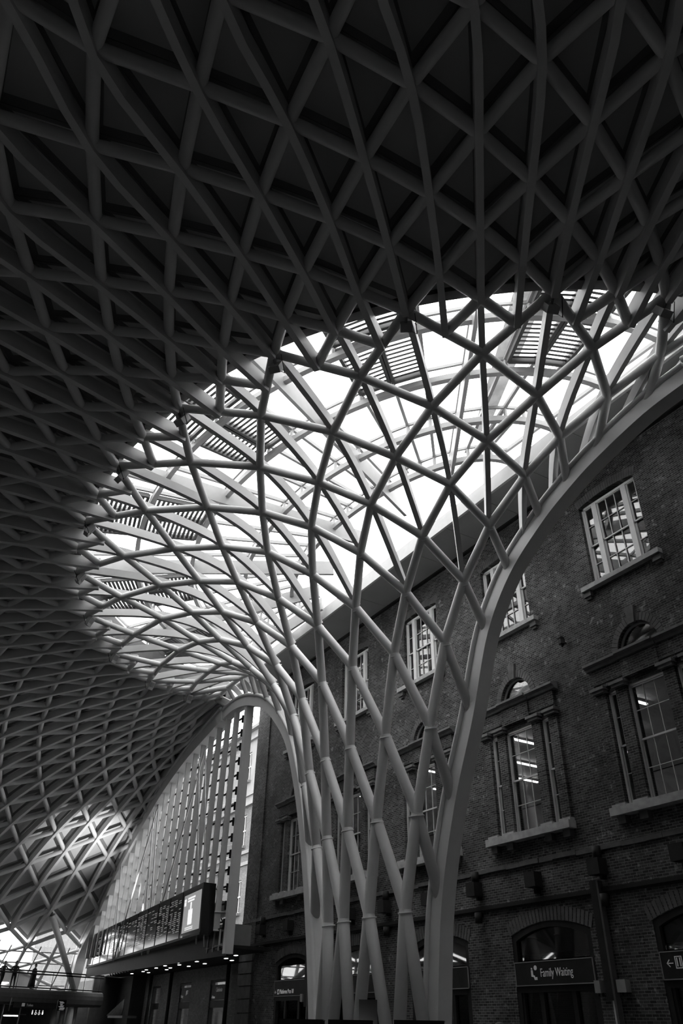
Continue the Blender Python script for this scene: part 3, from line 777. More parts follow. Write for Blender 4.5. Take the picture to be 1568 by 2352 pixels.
for c in range(6):                                # dark slatted louvres in pairs of bays
    for a, b in ((12 + 28 * c, 18.2 + 28 * c), (18.2 + 28 * c, 24.5 + 28 * c)):
        for j0, j1 in ((0.05, 0.92), (1.04, 1.9)):
            fr = MB(); e = 0.35
            ed = [sk(j0, a + e, 0.4), sk(j0, b - e, 0.4), sk(j1, b - e, 0.4), sk(j1, a + e, 0.4)]
            for k in range(4): fr.strip([ed[k], ed[(k + 1) % 4]], [UPV, UPV], 0.12, 0.2)
            lv = fr.build('louvre_frame', 'louvre_dark', sky)
            n = 12
            for k in range(1, n):
                j = j0 + (j1 - j0) * k / n
                p, q = sk(j, a + e, 0.4), sk(j, b - e, 0.4)
                t = (q - p).normalized(); nn = Vector((-t.y * 0.5, t.x * 0.5, 0.85))
                MB().strip([p, q], [nn, nn], 0.13, 0.03).build('slat', 'louvre_dark', lv)
P = [sk(0.0, 22.6, 0.85), sk(0.0, 27.2, 0.85), sk(3.6, 24.0, 0.8), sk(3.6, 18.0, 0.8)]
MB().add(P, [(0, 1, 2, 3)]).build('gauze_strip', 'net_gauze', sky)
q = [outer(0, k / 2) + Vector((0, 0, 0.9)) for k in range(0, 61)]
m = MB()
for a, b in zip(q, q[1:]):
    m.add([a, b, (b.x, b.y, 20.62), (a.x, a.y, 20.62)], [(0, 1, 2, 3)])
m.build('upstand', 'rim_dark', sky)
# floodlights hung at the rim nodes
FL = ['over the near brick wall', 'beside the pale gauze strip', 'beside the big open skylight bay', 'where the rim starts to curve away', 'past the second louvre', 'by the third louvre',
      'just short of the dome axis', 'on the dome axis', 'past the dome axis', 'by the fourth louvre', 'by the fifth louvre', 'close to the far edge rib', 'last before the far edge rib']
for n, i in enumerate(range(2, 14)):
    p = inner(10, i); r = (Vector((AX, YE, p.z)) - p).normalized()
    up = Vector((0, 0, 1)); sd = r.cross(up)
    t = thing('rim_floodlight', 'small grey box floodlight hung from the skylight rim ' + FL[n], 'floodlight', p, 'floodlights on the skylight rim')
    c = p + r * 0.28 - up * 0.34
    Rm = Matrix((sd, r, up)).transposed() @ Matrix.Rotation(-0.5, 3, 'X')
    b = MB().box(c, (0.34, 0.22, 0.5), mx=Rm).build('housing', 'light_grey', t)
    MB().box(c - Rm @ Vector((0, -0.115, -0.05)), (0.27, 0.02, 0.28), mx=Rm).build('lens', 'mid_grey', b)
    MB().tube([p, p + r * 0.1 - up * 0.2, c], 0.04, 8).build('bracket', 'mid_grey', t)
    MB().tube([c + sd * 0.15 - up * 0.2, c + sd * 0.3 - up * 0.32, p + sd * 0.25 - up * 0.1], 0.012, 6).build('cable', 'dark_metal', t)

# ================================================================== far gable screen under the edge rib
RC = [Vector(p) for p in RIB_FAR[6:] + RIB_D]
def rib_z(x):
    for a, b in zip(RC, RC[1:]):
        if a.x <= x <= b.x:
            t = (x - a.x) / (b.x - a.x); return a.z + (b.z - a.z) * t, a.y + (b.y - a.y) * t
    return RC[-1].z, RC[-1].y
wn[0] += 1
scr = empty('window_%d' % wn[0], (55, -18, 5), kind='structure')
SB = 4.95
z_, y_ = rib_z(41.4)
MB().span((40.72, -17.87, SB - 0.35), (41.05, -17.42, z_ - 0.3)).build('end_post', 'steel_rib', scr)
fx = [42.55 + 1.37 * k for k in range(21)]
for x in fx:
    z, y = rib_z(x)
    if z - 0.45 - SB < 0.6: continue
    MB().span((x - 0.04, y - 0.16, SB + 0.85), (x + 0.04, y + 0.18, z - 0.45)).build('fin', 'frame_white', scr)
for a, b in zip([41.15] + fx, fx):
    MB().prism([(a, rib_z(a)[1] - 0.1, SB - 0.4), (b, rib_z(b)[1] - 0.1, SB - 0.4), (b, rib_z(b)[1] - 0.1, SB + 0.9), (a, rib_z(a)[1] - 0.1, SB + 0.9)], (0, -0.1, 0)).build('base_panel', 'black_paint', scr)
    z0, y0 = rib_z(a); z1, y1 = rib_z(b); zt = min(z0, z1) - 0.4
    if zt - SB < 0.4: continue
    nrow = max(1, int((zt - SB) / 2.2))
    for r in range(nrow):
        za = SB + (zt - SB) * r / nrow; zb = SB + (zt - SB) * (r + 1) / nrow
        MB().span((a + 0.02, y0 - 0.3, za + 0.02), (b - 0.02, y0 - 0.285, zb - 0.02)).build('screen_pane', 'glass_clear', scr)
cl = MB()
for n, x in enumerate(fx):                        # glazing clamps stepping down every fin
    z, y = rib_z(x); zz_ = z - 0.9 - 0.31 * ((n * 5) % 3) - 0.13 * (n % 2)
    while zz_ > SB + 1.0:
        cl.span((x - 0.5, y - 0.26, zz_ - 0.04), (x + 0.1, y - 0.17, zz_ + 0.04)); cl.span((x - 0.52, y - 0.26, zz_ - 0.3), (x - 0.4, y - 0.16, zz_ + 0.14)); zz_ -= 0.85
cl.build('glazing_clamp', 'dark_metal', scr, kind='stuff')
for (xa, za), (xb, zb) in (((43.0, 5.0), (46.5, 16.4)), ((46.6, 16.2), (52.6, 5.2)), ((52.8, 5.2), (55.2, 14.6)), ((55.2, 14.6), (60.5, 5.2)), ((60.7, 5.2), (62.6, 11.6)), ((47.5, 16.0), (44.2, 5.2)), ((56.0, 14.2), (54.0, 5.2))):
    MB().tube([(xa, rib_z(xa)[1] + 0.42, za), (xb, rib_z(xb)[1] + 0.42, zb)], 0.045, 8).build('brace_rod', 'steel_white', scr)

# ------------------------------------------------------------------ departure board
brd = thing('departure_board', 'long black train departure board with rows of dim text and a lit poster', 'board', (56, -17.7, 5.3))
N0, N1 = Vector((42.3, -16.6, 5.5)), Vector((42.55, -16.62, 8.0))      # near end, bottom and top
F0, F1 = Vector((70.4, -18.35, 5.15)), Vector((70.3, -18.35, 7.45))
back = Vector((0.05, -0.75, 0))
MB().prism([N0, N1, F1, F0], back).build('cabinet', 'screen_black', brd)
def bp(u, v, d=0.012):                            # u along the board from the near end, v up
    a = N0.lerp(F0, u); b = N1.lerp(F1, u)
    return a.lerp(b, v) + Vector((0.06, 1, 0)) * d
def patch(u0, u1, v0, v1, name, material, parent=brd, d=0.012):
    return MB().prism([bp(u0, v0, d), bp(u1, v0, d), bp(u1, v1, d), bp(u0, v1, d)], (-0.0006, -0.01, 0)).build(name, material, parent)
ad = patch(0.008, 0.115, 0.12, 0.88, 'poster_screen', 'screen_grey')
m = MB()
def pq(u0, u1, v0, v1, d=0.02): m.prism([bp(u0, v0, d), bp(u1, v0, d), bp(u1, v1, d), bp(u0, v1, d)], (-0.0003, -0.005, 0))
pq(0.056, 0.082, 0.26, 0.56); pq(0.064, 0.072, 0.56, 0.7); pq(0.05, 0.09, 0.72, 0.755); pq(0.045, 0.09, 0.775, 0.81); pq(0.1, 0.112, 0.66, 0.74); pq(0.1, 0.112, 0.75, 0.8); pq(0.048, 0.095, 0.2, 0.215); pq(0.048, 0.095, 0.165, 0.18)
m.build('poster_print', 'screen_white', ad, kind='stuff')
patch(0.945, 0.992, 0.1, 0.88, 'end_screen', 'dark_grey')
m = MB(); random.seed(3)
def dash(u0, u1, v, h):
    m.prism([bp(u0, v, 0.014), bp(u1, v, 0.014), bp(u1, v + h, 0.014), bp(u0, v + h, 0.014)], (-0.0002, -0.004, 0))
for panel in range(9):
    u0 = 0.135 + panel * 0.088
    for c in range(3):
        for r in range(17):
            if random.random() < (0.25 if panel in (0, 1, 3, 6) else 0.6): continue
            w = random.uniform(0.4, 1) * 0.024; dash(u0 + c * 0.028, u0 + c * 0.028 + w, 0.86 - r * 0.042, 0.018)
m.build('timetable_text', 'led_text', brd, kind='stuff')
for k in range(10): patch(0.128 + k * 0.088, 0.131 + k * 0.088, 0.02, 0.98, 'mullion', 'black_paint', brd, 0.02)
patch(0.0, 1.0, 0.0, 0.05, 'bottom_trim', 'dark_grey', brd, 0.02)
m = MB(); pq(0.104, 0.114, 0.035, 0.075, 0.035); m.build('maker_plate', 'sign_white', brd)
for zf in (0.1, 0.45, 0.9):
    p = N0.lerp(N1, zf) + back; MB().tube([p, p + Vector((0, -0.7, 0))], 0.04, 8).build('hanger_arm', 'steel_white', brd)

# uplight let into the top of the board, washing the dome panels beside the far edge rib
MB().box((56.0, -17.72, 7.77), (0.4, 0.3, 0.1)).build('uplight', 'dark_metal', brd)
ld = bpy.data.lights.new('uplight_beam', 'SPOT'); ld.energy = 4300; ld.spot_size = math.radians(54); ld.spot_blend = 1.0; ld.shadow_soft_size = 0.12
lo = bpy.data.objects.new('uplight_beam', ld); col.objects.link(lo); lo.location = (56.0, -17.7, 7.9)
lo.rotation_euler = (Vector((61.6, -15.0, 12.6)) - Vector((56.0, -17.7, 7.9))).to_track_quat('-Z', 'Y').to_euler()
lo.parent = brd; lo.matrix_parent_inverse = parent_world(brd).inverted()

# ------------------------------------------------------------------ shop building under the screen
sd = Vector((0.9986, -0.052, 0)); sn = Vector((0.052, 0.9986, 0)); S0 = Vector((44.5, -22.28, 0))
def sp_(u, d=0.0, z=0.0): return S0 + sd * u + sn * d + Vector((0, 0, z))
def sbox(mb, u0, u1, d0, d1, z0, z1, mi=0):
    mb.prism([sp_(u0, d0, z0), sp_(u1, d0, z0), sp_(u1, d1, z0), sp_(u0, d1, z0)], (0, 0, z1 - z0), mi); return mb
can = thing('shop_canopy', 'dark flat canopy with downlights hung over the shopfronts', 'canopy', (56, -20, 4.9))
MB().prism([(40.9, -17.45, 4.86), (78.0, -21.4, 4.86), (78.0, -24.5, 4.86), (45.6, -24.0, 4.86), (45.6, -20.1, 4.86), (40.9, -20.1, 4.86)], (0, 0, 0.16)).build('canopy_deck', 'black_paint', can)
e0, e1 = Vector((41.2, -17.45, 5.0)), Vector((72.0, -20.75, 5.0))
MB().tube([e0, e1], 0.05, 8).build('edge_rail', 'mid_grey', can)
for k in range(30):
    p = e0.lerp(e1, (k + 0.5) / 30)
    MB().span((p.x - 0.03, p.y - 0.03, 4.78), (p.x + 0.03, p.y + 0.05, 5.75)).build('rail_post', 'mid_grey' if k % 5 else 'light_grey', can)
for k in range(6):
    a = e0.lerp(e1, k / 6 + 0.004); b = e0.lerp(e1, (k + 1) / 6 - 0.004)
    MB().prism([a + Vector((0, -0.08, 0.05)), b + Vector((0, -0.08, 0.05)), b + Vector((0, -0.08, 0.75)), a + Vector((0, -0.08, 0.75))], (0, -0.02, 0)).build('rail_pane', 'glass_clear', can)
MB().prism([e0 + Vector((0.6, -0.15, 0.02)), e1 + Vector((0, -0.15, 0.02)), e1 + Vector((0, -0.15, 0.85)), e0 + Vector((0.6, -0.15, 0.85))], (0, -0.4, 0)).build('upstand', 'black_paint', can)
MB().span((43.1, -19.9, 5.03), (45.4, -18.4, 6.2)).build('white_cabinet', 'mid_grey', can)
shop = thing('shop_building', 'low dark brick shop row with glazed signs under the canopy', 'building', (58, -23.2, 0))
segs = [(1.0, 5.6), (7.7, 10.8), (14.8, 17.3), (22.2, 24.4), (27.4, 29.0)]   # openings
bw = MB(); u = 0.0
for a, b in segs:
    sbox(bw, u, a, -0.5, 0, 0, 4.9); sbox(bw, a, b, -0.5, 0, 4.08, 4.9); u = b
sbox(bw, u, 34, -0.5, 0, 0, 4.9)
bw.build('brick_front', 'brick_clean', shop)
TXT = [None, 'Caledonian', 'JET', None, None]
for n, (a, b) in enumerate([(5.7, 7.6), (10.75, 14.75), (17.3, 22.2), (24.5, 27.3)]):
    pass
for n, (a, b) in enumerate(segs):
    f = MB(); sbox(f, a, a + 0.1, -0.3, -0.05, 0, 4.08); sbox(f, b - 0.1, b, -0.3, -0.05, 0, 4.08); sbox(f, a, b, -0.3, -0.05, 2.55, 2.95); sbox(f, a, b, -0.3, -0.02, 3.96, 4.06)
    fr = f.build('shop_frame', 'black_paint', shop)
    sbox(MB(), a + 0.1, b - 0.1, -0.25, -0.2, 0.05, 2.55).build('shop_pane', 'glass_window', fr)
    if n in (1, 2, 0):
        g = sbox(MB(), a + 0.12, b - 0.12, -0.2, -0.08, 2.97, 3.8).build('shop_sign', 'dark_grey', fr)
        rotz = PI + math.atan2(sd.y, sd.x)
        if n == 1:
            lettering('Caledonian', sp_(b - 1.0, -0.07, 3.42), 0.34, g, 'sign_dim', (PI / 2, 0, rotz), narrow=0.75); lettering('\u2193 Boxes', sp_(b - 0.25, -0.07, 3.06), 0.22, g, 'sign_white', (PI / 2, 0, rotz), narrow=0.8)
        elif n == 2:
            lettering('JET', sp_(b - 1.3, -0.07, 3.4), 0.32, g, 'sign_white', (PI / 2, 0, rotz)); lettering('Waiting', sp_(b - 0.15, -0.07, 3.2), 0.26, g, 'sign_dim', (PI / 2, 0, rotz), narrow=0.7)
    else:
        sbox(MB(), a + 0.12, b - 0.12, -0.25, -0.2, 2.97, 3.95).build('shop_pane', 'glass_window', fr)
for u in (6.7, 18.6, 23.9, 28.0):
    MB().tube([sp_(u, 0.35, 0), sp_(u, 0.35, 4.86)], 0.13, 14).build('post', 'dark_metal', shop)
for k in range(16):                               # slatted shutter at the near end
    sbox(MB(), 1.2, 5.4, -0.12, -0.08, 2.05 + k * 0.11 + (0.25 if k > 8 else 0), 2.12 + k * 0.11 + (0.25 if k > 8 else 0)).build('shutter_slat', 'mid_grey', shop)
# canopy downlights
random.seed(11)
dl = [(43.6, -18.9), (44.9, -19.9), (46.0, -19.2), (47.4, -20.4), (48.6, -21.3), (49.3, -19.3), (51.2, -20.1), (52.6, -21.2), (53.2, -19.6), (55.0, -20.4), (55.9, -21.4), (56.6, -20.0), (58.6, -21.1), (59.5, -20.4), (60.7, -21.6), (62.2, -20.6), (64.4, -21.1), (65.5, -21.9), (68.0, -21.4)]
for x, y in dl:
    tag(MB().span((x - 0.14, y - 0.07, 4.83), (x + 0.14, y + 0.07, 4.855)).build('canopy_downlight', 'lamp_spot'), 'small glowing recessed lamp in the dark underside of the canopy', 'lamp', 'recessed lamps under the canopy')
# net heap and small gabled sign case on the walkway end
t = thing('net_heap', 'bunched pale netting hung on a ledge before the shop bricks', 'net', (70.5, -21.6, 2.2))
tip = Vector((69.6, -21.6, 3.2))
for k in range(9):
    MB().tube([tip, tip + Vector((0.25 * (k - 4), 0.3, -0.6)), tip + Vector((0.42 * (k - 4) + 0.4, 0.5, -1.1))], [0.03, 0.06, 0.09], 6).build('fold', 'fabric_net', t)
MB().span((67.2, -22.0, 1.95), (71.0, -20.9, 2.1)).build('ledge', 'mid_grey', t)

# ================================================================== far walkway, perimeter glazing, trees of steel
dd = Vector((0.3953, -0.9185, 0)); dn = Vector((-0.9185, -0.3953, 0)); P0 = Vector((67.0, -11.6, 0))
def dk(u, d=0.0, z=0.0): return P0 + dd * u + dn * d + Vector((0, 0, z))
def dbox(mb, u0, u1, d0, d1, z0, z1):
    mb.prism([dk(u0, d0, z0), dk(u1, d0, z0), dk(u1, d1, z0), dk(u0, d1, z0)], (0, 0, z1 - z0)); return mb
walk = thing('walkway', 'dark mezzanine walkway with rounded front and glass railing', 'walkway', (67.5, -13, 0))
dbox(MB(), -14, 9.2, -5.5, 0, 3.3, 3.58).build('deck', 'dark_grey', walk)
m = MB()
prof = [(0.0, 3.58), (0.14, 3.5), (0.24, 3.3), (0.26, 3.05), (0.2, 2.75), (0.0, 2.6)]
for (d0, z0), (d1, z1) in zip(prof, prof[1:]):
    m.add([dk(-14, d0, z0), dk(9.2, d0, z0), dk(9.2, d1, z1), dk(-14, d1, z1)], [(0, 1, 2, 3)])
m.build('front_cladding', 'dark_grey', walk)
dbox(MB(), -14, 9.2, -5.5, -0.02, 2.6, 2.75).build('underside', 'black_paint', walk)
for z in (4.55, 4.72): MB().tube([dk(-14, -0.1, z), dk(9.2, -0.1, z)], 0.045, 8).build('handrail', 'dark_metal', walk)
MB().tube([dk(-14, -0.1, 3.68), dk(9.2, -0.1, 3.68)], 0.04, 8).build('bottom_rail', 'dark_metal', walk)
for k in range(16): MB().tube([dk(-13.6 + 1.5 * k, -0.1, 3.58), dk(-13.6 + 1.5 * k, -0.1, 4.72)], 0.022, 6).build('rail_post', 'dark_metal', walk)
for k in range(15): MB().prism([dk(-13.5 + 1.5 * k, -0.1, 3.75), dk(-12.2 + 1.5 * k, -0.1, 3.75), dk(-12.2 + 1.5 * k, -0.1, 4.5), dk(-13.5 + 1.5 * k, -0.1, 4.5)], tuple(dn * 0.012)).build('rail_pane', 'glass_clear', walk)
for u in (5.95, 6.7, 7.8): MB().tube([dk(u, -1.2, 0), dk(u, -1.2, 2.6)], 0.2, 20).build('column', 'light_grey', walk)
MB().prism([dk(-14, -5.4, 0), dk(12.5, -5.4, 0), dk(12.5, -5.4, 3.3), dk(-14, -5.4, 3.3)], tuple(dn * -0.2)).build('back_wall', 'dark_grey', walk)
rotd = math.atan2(dd.y, dd.x) + PI
t = thing('toilet_sign', 'long black hanging sign with dim lettering under the walkway edge', 'sign', dk(3, 0.3, 2.4))
dbox(MB(), 1.2, 4.9, 0.24, 0.34, 2.42, 2.76).build('sign_board', 'black_paint', t)
dsgn = (PI / 2, 0, math.atan2(dd.y, dd.x))
# text reads along the walkway as seen from the concourse
lettering('Toilets', dk(2.3, 0.35, 2.52), 0.2, t, 'sign_dim', dsgn); MB().prism([dk(1.9, 0.345, 2.5), dk(2.15, 0.345, 2.5), dk(2.15, 0.345, 2.7), dk(1.9, 0.345, 2.7)], tuple(dn * 0.006)).build('pictogram', 'sign_dim', t)
for u in (1.0, 5.0): MB().tube([dk(u, 0.25, 2.2), dk(u, 0.25, 3.0)], 0.04, 8).build('hanger', 'mid_grey', t)
t = thing('pictogram_sign', 'black lit sign with four white figure and wheelchair symbols', 'sign', dk(3.4, 0, 2.1))
dbox(MB(), 2.85, 4.05, 0.1, 0.18, 1.98, 2.34).build('sign_board', 'black_paint', t)
def fig(u, z, skirt):
    m = MB(); o = 0.19
    m.disc(dk(u, o, z + 0.24), dn, 0.035, 0.01, 12)
    w = 0.07 if skirt else 0.045
    m.prism([dk(u - 0.04, o, z + 0.2), dk(u + 0.04, o, z + 0.2), dk(u + w, o, z + 0.06), dk(u + 0.03, o, z), dk(u - 0.03, o, z), dk(u - w, o, z + 0.06)], tuple(dn * 0.008))
    m.build('figure_symbol', 'screen_white', t, kind='stuff')
fig(3.02, 2.03, False); fig(3.9, 2.03, True)
for u in (3.3, 3.6):
    m = MB(); m.tube([dk(u + 0.075 * math.cos(a), 0.19, 2.1 + 0.075 * math.sin(a)) for a in [2.6 + 0.45 * k for k in range(11)]], 0.014, 6); m.disc(dk(u, 0.19, 2.27), dn, 0.032, 0.01, 12); m.tube([dk(u, 0.19, 2.24), dk(u, 0.19, 2.14), dk(u + 0.08, 0.19, 2.14)], 0.016, 6)
    m.build('wheelchair_symbol', 'screen_white', t, kind='stuff')
t = thing('info_screen', 'small black monitor full of white text rows beside the toilet sign', 'screen', dk(5.4, 0.2, 2.6))
dbox(MB(), 5.05, 5.75, 0.2, 0.3, 2.3, 2.98).build('case', 'screen_black', t)
m = MB(); random.seed(5)
for r in range(9):
    a = random.uniform(5.1, 5.25); b = random.uniform(5.4, 5.68)
    m.prism([dk(a, 0.305, 2.36 + r * 0.062), dk(b, 0.305, 2.36 + r * 0.062), dk(b, 0.305, 2.39 + r * 0.062), dk(a, 0.305, 2.39 + r * 0.062)], tuple(dn * 0.004))
m.build('text_rows', 'sign_white', t, kind='stuff'); MB().tube([dk(5.1, 0.1, 2.9), dk(5.1, 0.1, 3.3)], 0.03, 6).build('hanger', 'mid_grey', t)
t = thing('under_deck_lamp', 'bright low strip lamp in the room under the walkway', 'lamp', dk(2.9, -2, 2.0))
dbox(MB(), 2.3, 3.4, -2.2, -2.0, 1.9, 1.97).build('lamp_tube', 'lamp_spot', t); dbox(MB(), 2.25, 4.05, -2.25, -1.95, 2.0, 2.06).build('housing', 'mid_grey', t)
for u in (0.9, 2.3, 0.1):
    tag(dbox(MB(), u, u + 0.06, -0.4, -0.3, 0, 2.6).build('glazing_post', 'light_grey'), 'thin pale upright post in the dark opening under the walkway', 'post', 'thin posts under the walkway')
# wall lamps behind the walkway and the bright wall there
bk = MB().prism([dk(-14, -5.2, 3.58), dk(6.3, -5.2, 3.58), dk(6.3, -5.2, 5.0), dk(-14, -5.2, 5.0)], tuple(dn * -0.2)).build('wall_far', 'plaster_pale', None, kind='structure')
for u in (-3.0, 0.4, 3.6):
    t = thing('bulkhead_lamp', 'short glowing lamp on the pale wall behind the walkway people', 'lamp', dk(u, -5.1, 4.1), 'wall lamps behind the walkway')
    dbox(MB(), u - 0.4, u + 0.4, -5.18, -5.0, 4.12, 4.2).build('hood', 'mid_grey', t); dbox(MB(), u - 0.36, u + 0.36, -5.16, -4.95, 4.04, 4.12).build('lamp_tube', 'lamp_spot', t)

# glazed eaves below the last ring of panels
wn[0] += 1
eav = empty('window_%d' % wn[0], (70, -10, 6), kind='structure')
def ev_(q, k):
    a = surf(30, min(k, 30) / 30); b = surf(29, min(k, 30) / 30); r = Vector((a.x - AX, a.y - YE, 0)).normalized()
    return a + r * (0.95 * q) + Vector((0, 0, -0.72 * q))
for kk in range(48, 61):
    k = kk / 2; q0 = 0 if kk % 2 == 0 else -1
    MB().tube([ev_(max(q0, -0.5), k), ev_(4, k)], 0.16, 8).build('glazing_rib', 'steel_white', eav)
for k0 in range(22, 31):
    for sg in (1, -1):
        pts = [ev_(q, k0 + sg * 0.5 * q) for q in range(0, 5) if 23.5 <= k0 + sg * 0.5 * q <= 30]
        if len(pts) > 1: MB().tube(pts, 0.12, 8).build('glazing_bar', 'steel_white', eav)
for kk in range(47, 60):
    for q in range(0, 4):
        a, b, c, d = ev_(q, kk / 2), ev_(q, kk / 2 + 0.5), ev_(q + 1, kk / 2 + 0.5), ev_(q + 1, kk / 2)
        MB().prism([a, b, c, d], (0.012, 0, 0.012)).build('eaves_pane', 'glass_clear', eav)
        m_ = (a + b) / 2; n_ = (c + d) / 2
        MB().tube([m_, n_], 0.05, 6).build('thin_bar', 'mid_grey', eav); MB().tube([(a + d) / 2, (b + c) / 2], 0.05, 6).build('thin_bar', 'mid_grey', eav)
# branching perimeter columns
def tree(foot, heads, lab):
    t = thing('tree_column', lab, 'column', foot)
    for h in heads:
        MB().tube([foot, Vector(foot).lerp(h, 0.93)], [0.2, 0.26], 14).build('branch', 'steel_white', t)
        MB().tube([Vector(foot).lerp(h, 0.93), h], [0.14, 0.1], 12).build('pin', 'dark_grey', t)
    MB().tube([(foot[0], foot[1], 0), foot], [0.3, 0.22], 14).build('stem', 'steel_white', t)
tree((70.1, -17.7, 3.6), [outer(18, 29)], 'slanting steel column rising from the walkway end to the dome')
tree((69.0, -7.0, 3.6), [outer(18, 28), outer(18, 26)], 'forked steel column behind the walkway people')

# ------------------------------------------------------------------ pale building outside the gap
ext = thing('pale_building', 'pale classical building with sash windows seen outside through the gap', 'building', (74, -32, 0))
hb = []
for z0, z1 in ((22.2, 25.1), (16.0, 18.9), (10.2, 13.0)):
    for c in (73.0, 77.5, 82.0): hb.append((c - 0.65, c + 0.65, z0, z1, 0))
m = MB(); wall_with_holes(m, 60, 160, 0, 19.6, [h for h in hb if h[3] < 19.6], -32, 0.3); m.build('lower_wall', 'brick_pale', ext)
m = MB(); wall_with_holes(m, 60, 160, 19.6, 27.2, [h for h in hb if h[3] > 19.6], -32, 0.3); m.build('upper_wall', 'ext_plaster', ext)
for z, d in ((19.6, 0.35), (20.6, 0.2), (26.2, 0.3), (27.2, 0.5), (15.2, 0.2), (14.2, 0.15)): MB().span((60, -32.1, z), (160, -32 + d, z + 0.3)).build('moulding', 'ext_plaster', ext)
for a, b, z0, z1, _ in hb:
    m = MB(); frame_rect(m, a, b, z0, z1, -32.25, 0.1, 0.1); m.span((a, -32.22, (z0 + z1) / 2 - 0.05), (b, -32.1, (z0 + z1) / 2 + 0.05)); m.span(((a + b) / 2 - 0.03, -32.22, z0), ((a + b) / 2 + 0.03, -32.14, z1))
    f = m.build('window_frame', 'frame_white', ext); MB().span((a, -32.26, z0), (b, -32.24, z1)).build('pane', 'screen_black', f)
    MB().span((a - 0.2, -32.05, z0 - 0.22), (b + 0.2, -31.7, z0)).build('window_sill', 'ext_plaster', ext)
MB().span((60, -40, 0), (160, -32.4, 27)).build('core', 'ext_plaster', ext)
t = thing('street_tree', 'small leafy branch against the sky above the pale building', 'tree', (71.5, -31, 27.5))
MB().tube([(72.3, -31.3, 27.5), (71.9, -31.0, 29.0), (71.6, -31.0, 30.2)], [0.08, 0.05, 0.02], 6).build('branch', 'dark_grey', t)
lf = MB(); random.seed(9)
for k in range(160):
    c = Vector((71.7 + random.gauss(0, 0.55), -31 + random.gauss(0, 0.4), 29.0 + random.gauss(0, 0.75))); a = random.uniform(0, PI); s_ = random.uniform(0.09, 0.2)
    d1 = Vector((math.cos(a), random.uniform(-.5, .5), math.sin(a))) * s_; d2 = Vector((-math.sin(a), random.uniform(-.5, .5), math.cos(a))) * s_ * 0.5
    lf.add([c - d1, c + d2, c + d1, c - d2], [(0, 1, 2, 3)])
lf.build('foliage', 'leaf', t, kind='stuff')
t = thing('convex_mirror', 'round mirror fixed to the gap beside the brick pier', 'mirror', (45.9, -19.4, 7.0))
MB().disc((45.2, -18.9, 7.1), (-0.8, 0.5, 0), 0.42, 0.06, 24).build('mirror_face', 'mid_grey', t)
m = MB(); m.tube([(45.2 + 0.42 * 0.53 * math.cos(a), -18.9 + 0.42 * 0.85 * math.cos(a), 7.1 + 0.42 * math.sin(a)) for a in [2 * PI * k / 20 for k in range(21)]], 0.04, 6); m.build('mirror_rim', 'light_grey', t)
MB().tube([(45.2, -18.9, 6.7), (45.3, -19.2, 6.3)], 0.04, 6).build('arm', 'dark_metal', t)

MB().span((71.0, -30.0, 0), (90.0, -22.5, 4.9)).build('wall_end', 'dark_grey', None, kind='structure')
MB().prism([(73.0, -19.9, 0), (75.5, -24.5, 0), (75.5, -24.5, 4.8), (73.0, -19.9, 4.8)], (0.3, 0, 0)).build('wall_corner', 'dark_grey', None, kind='structure')
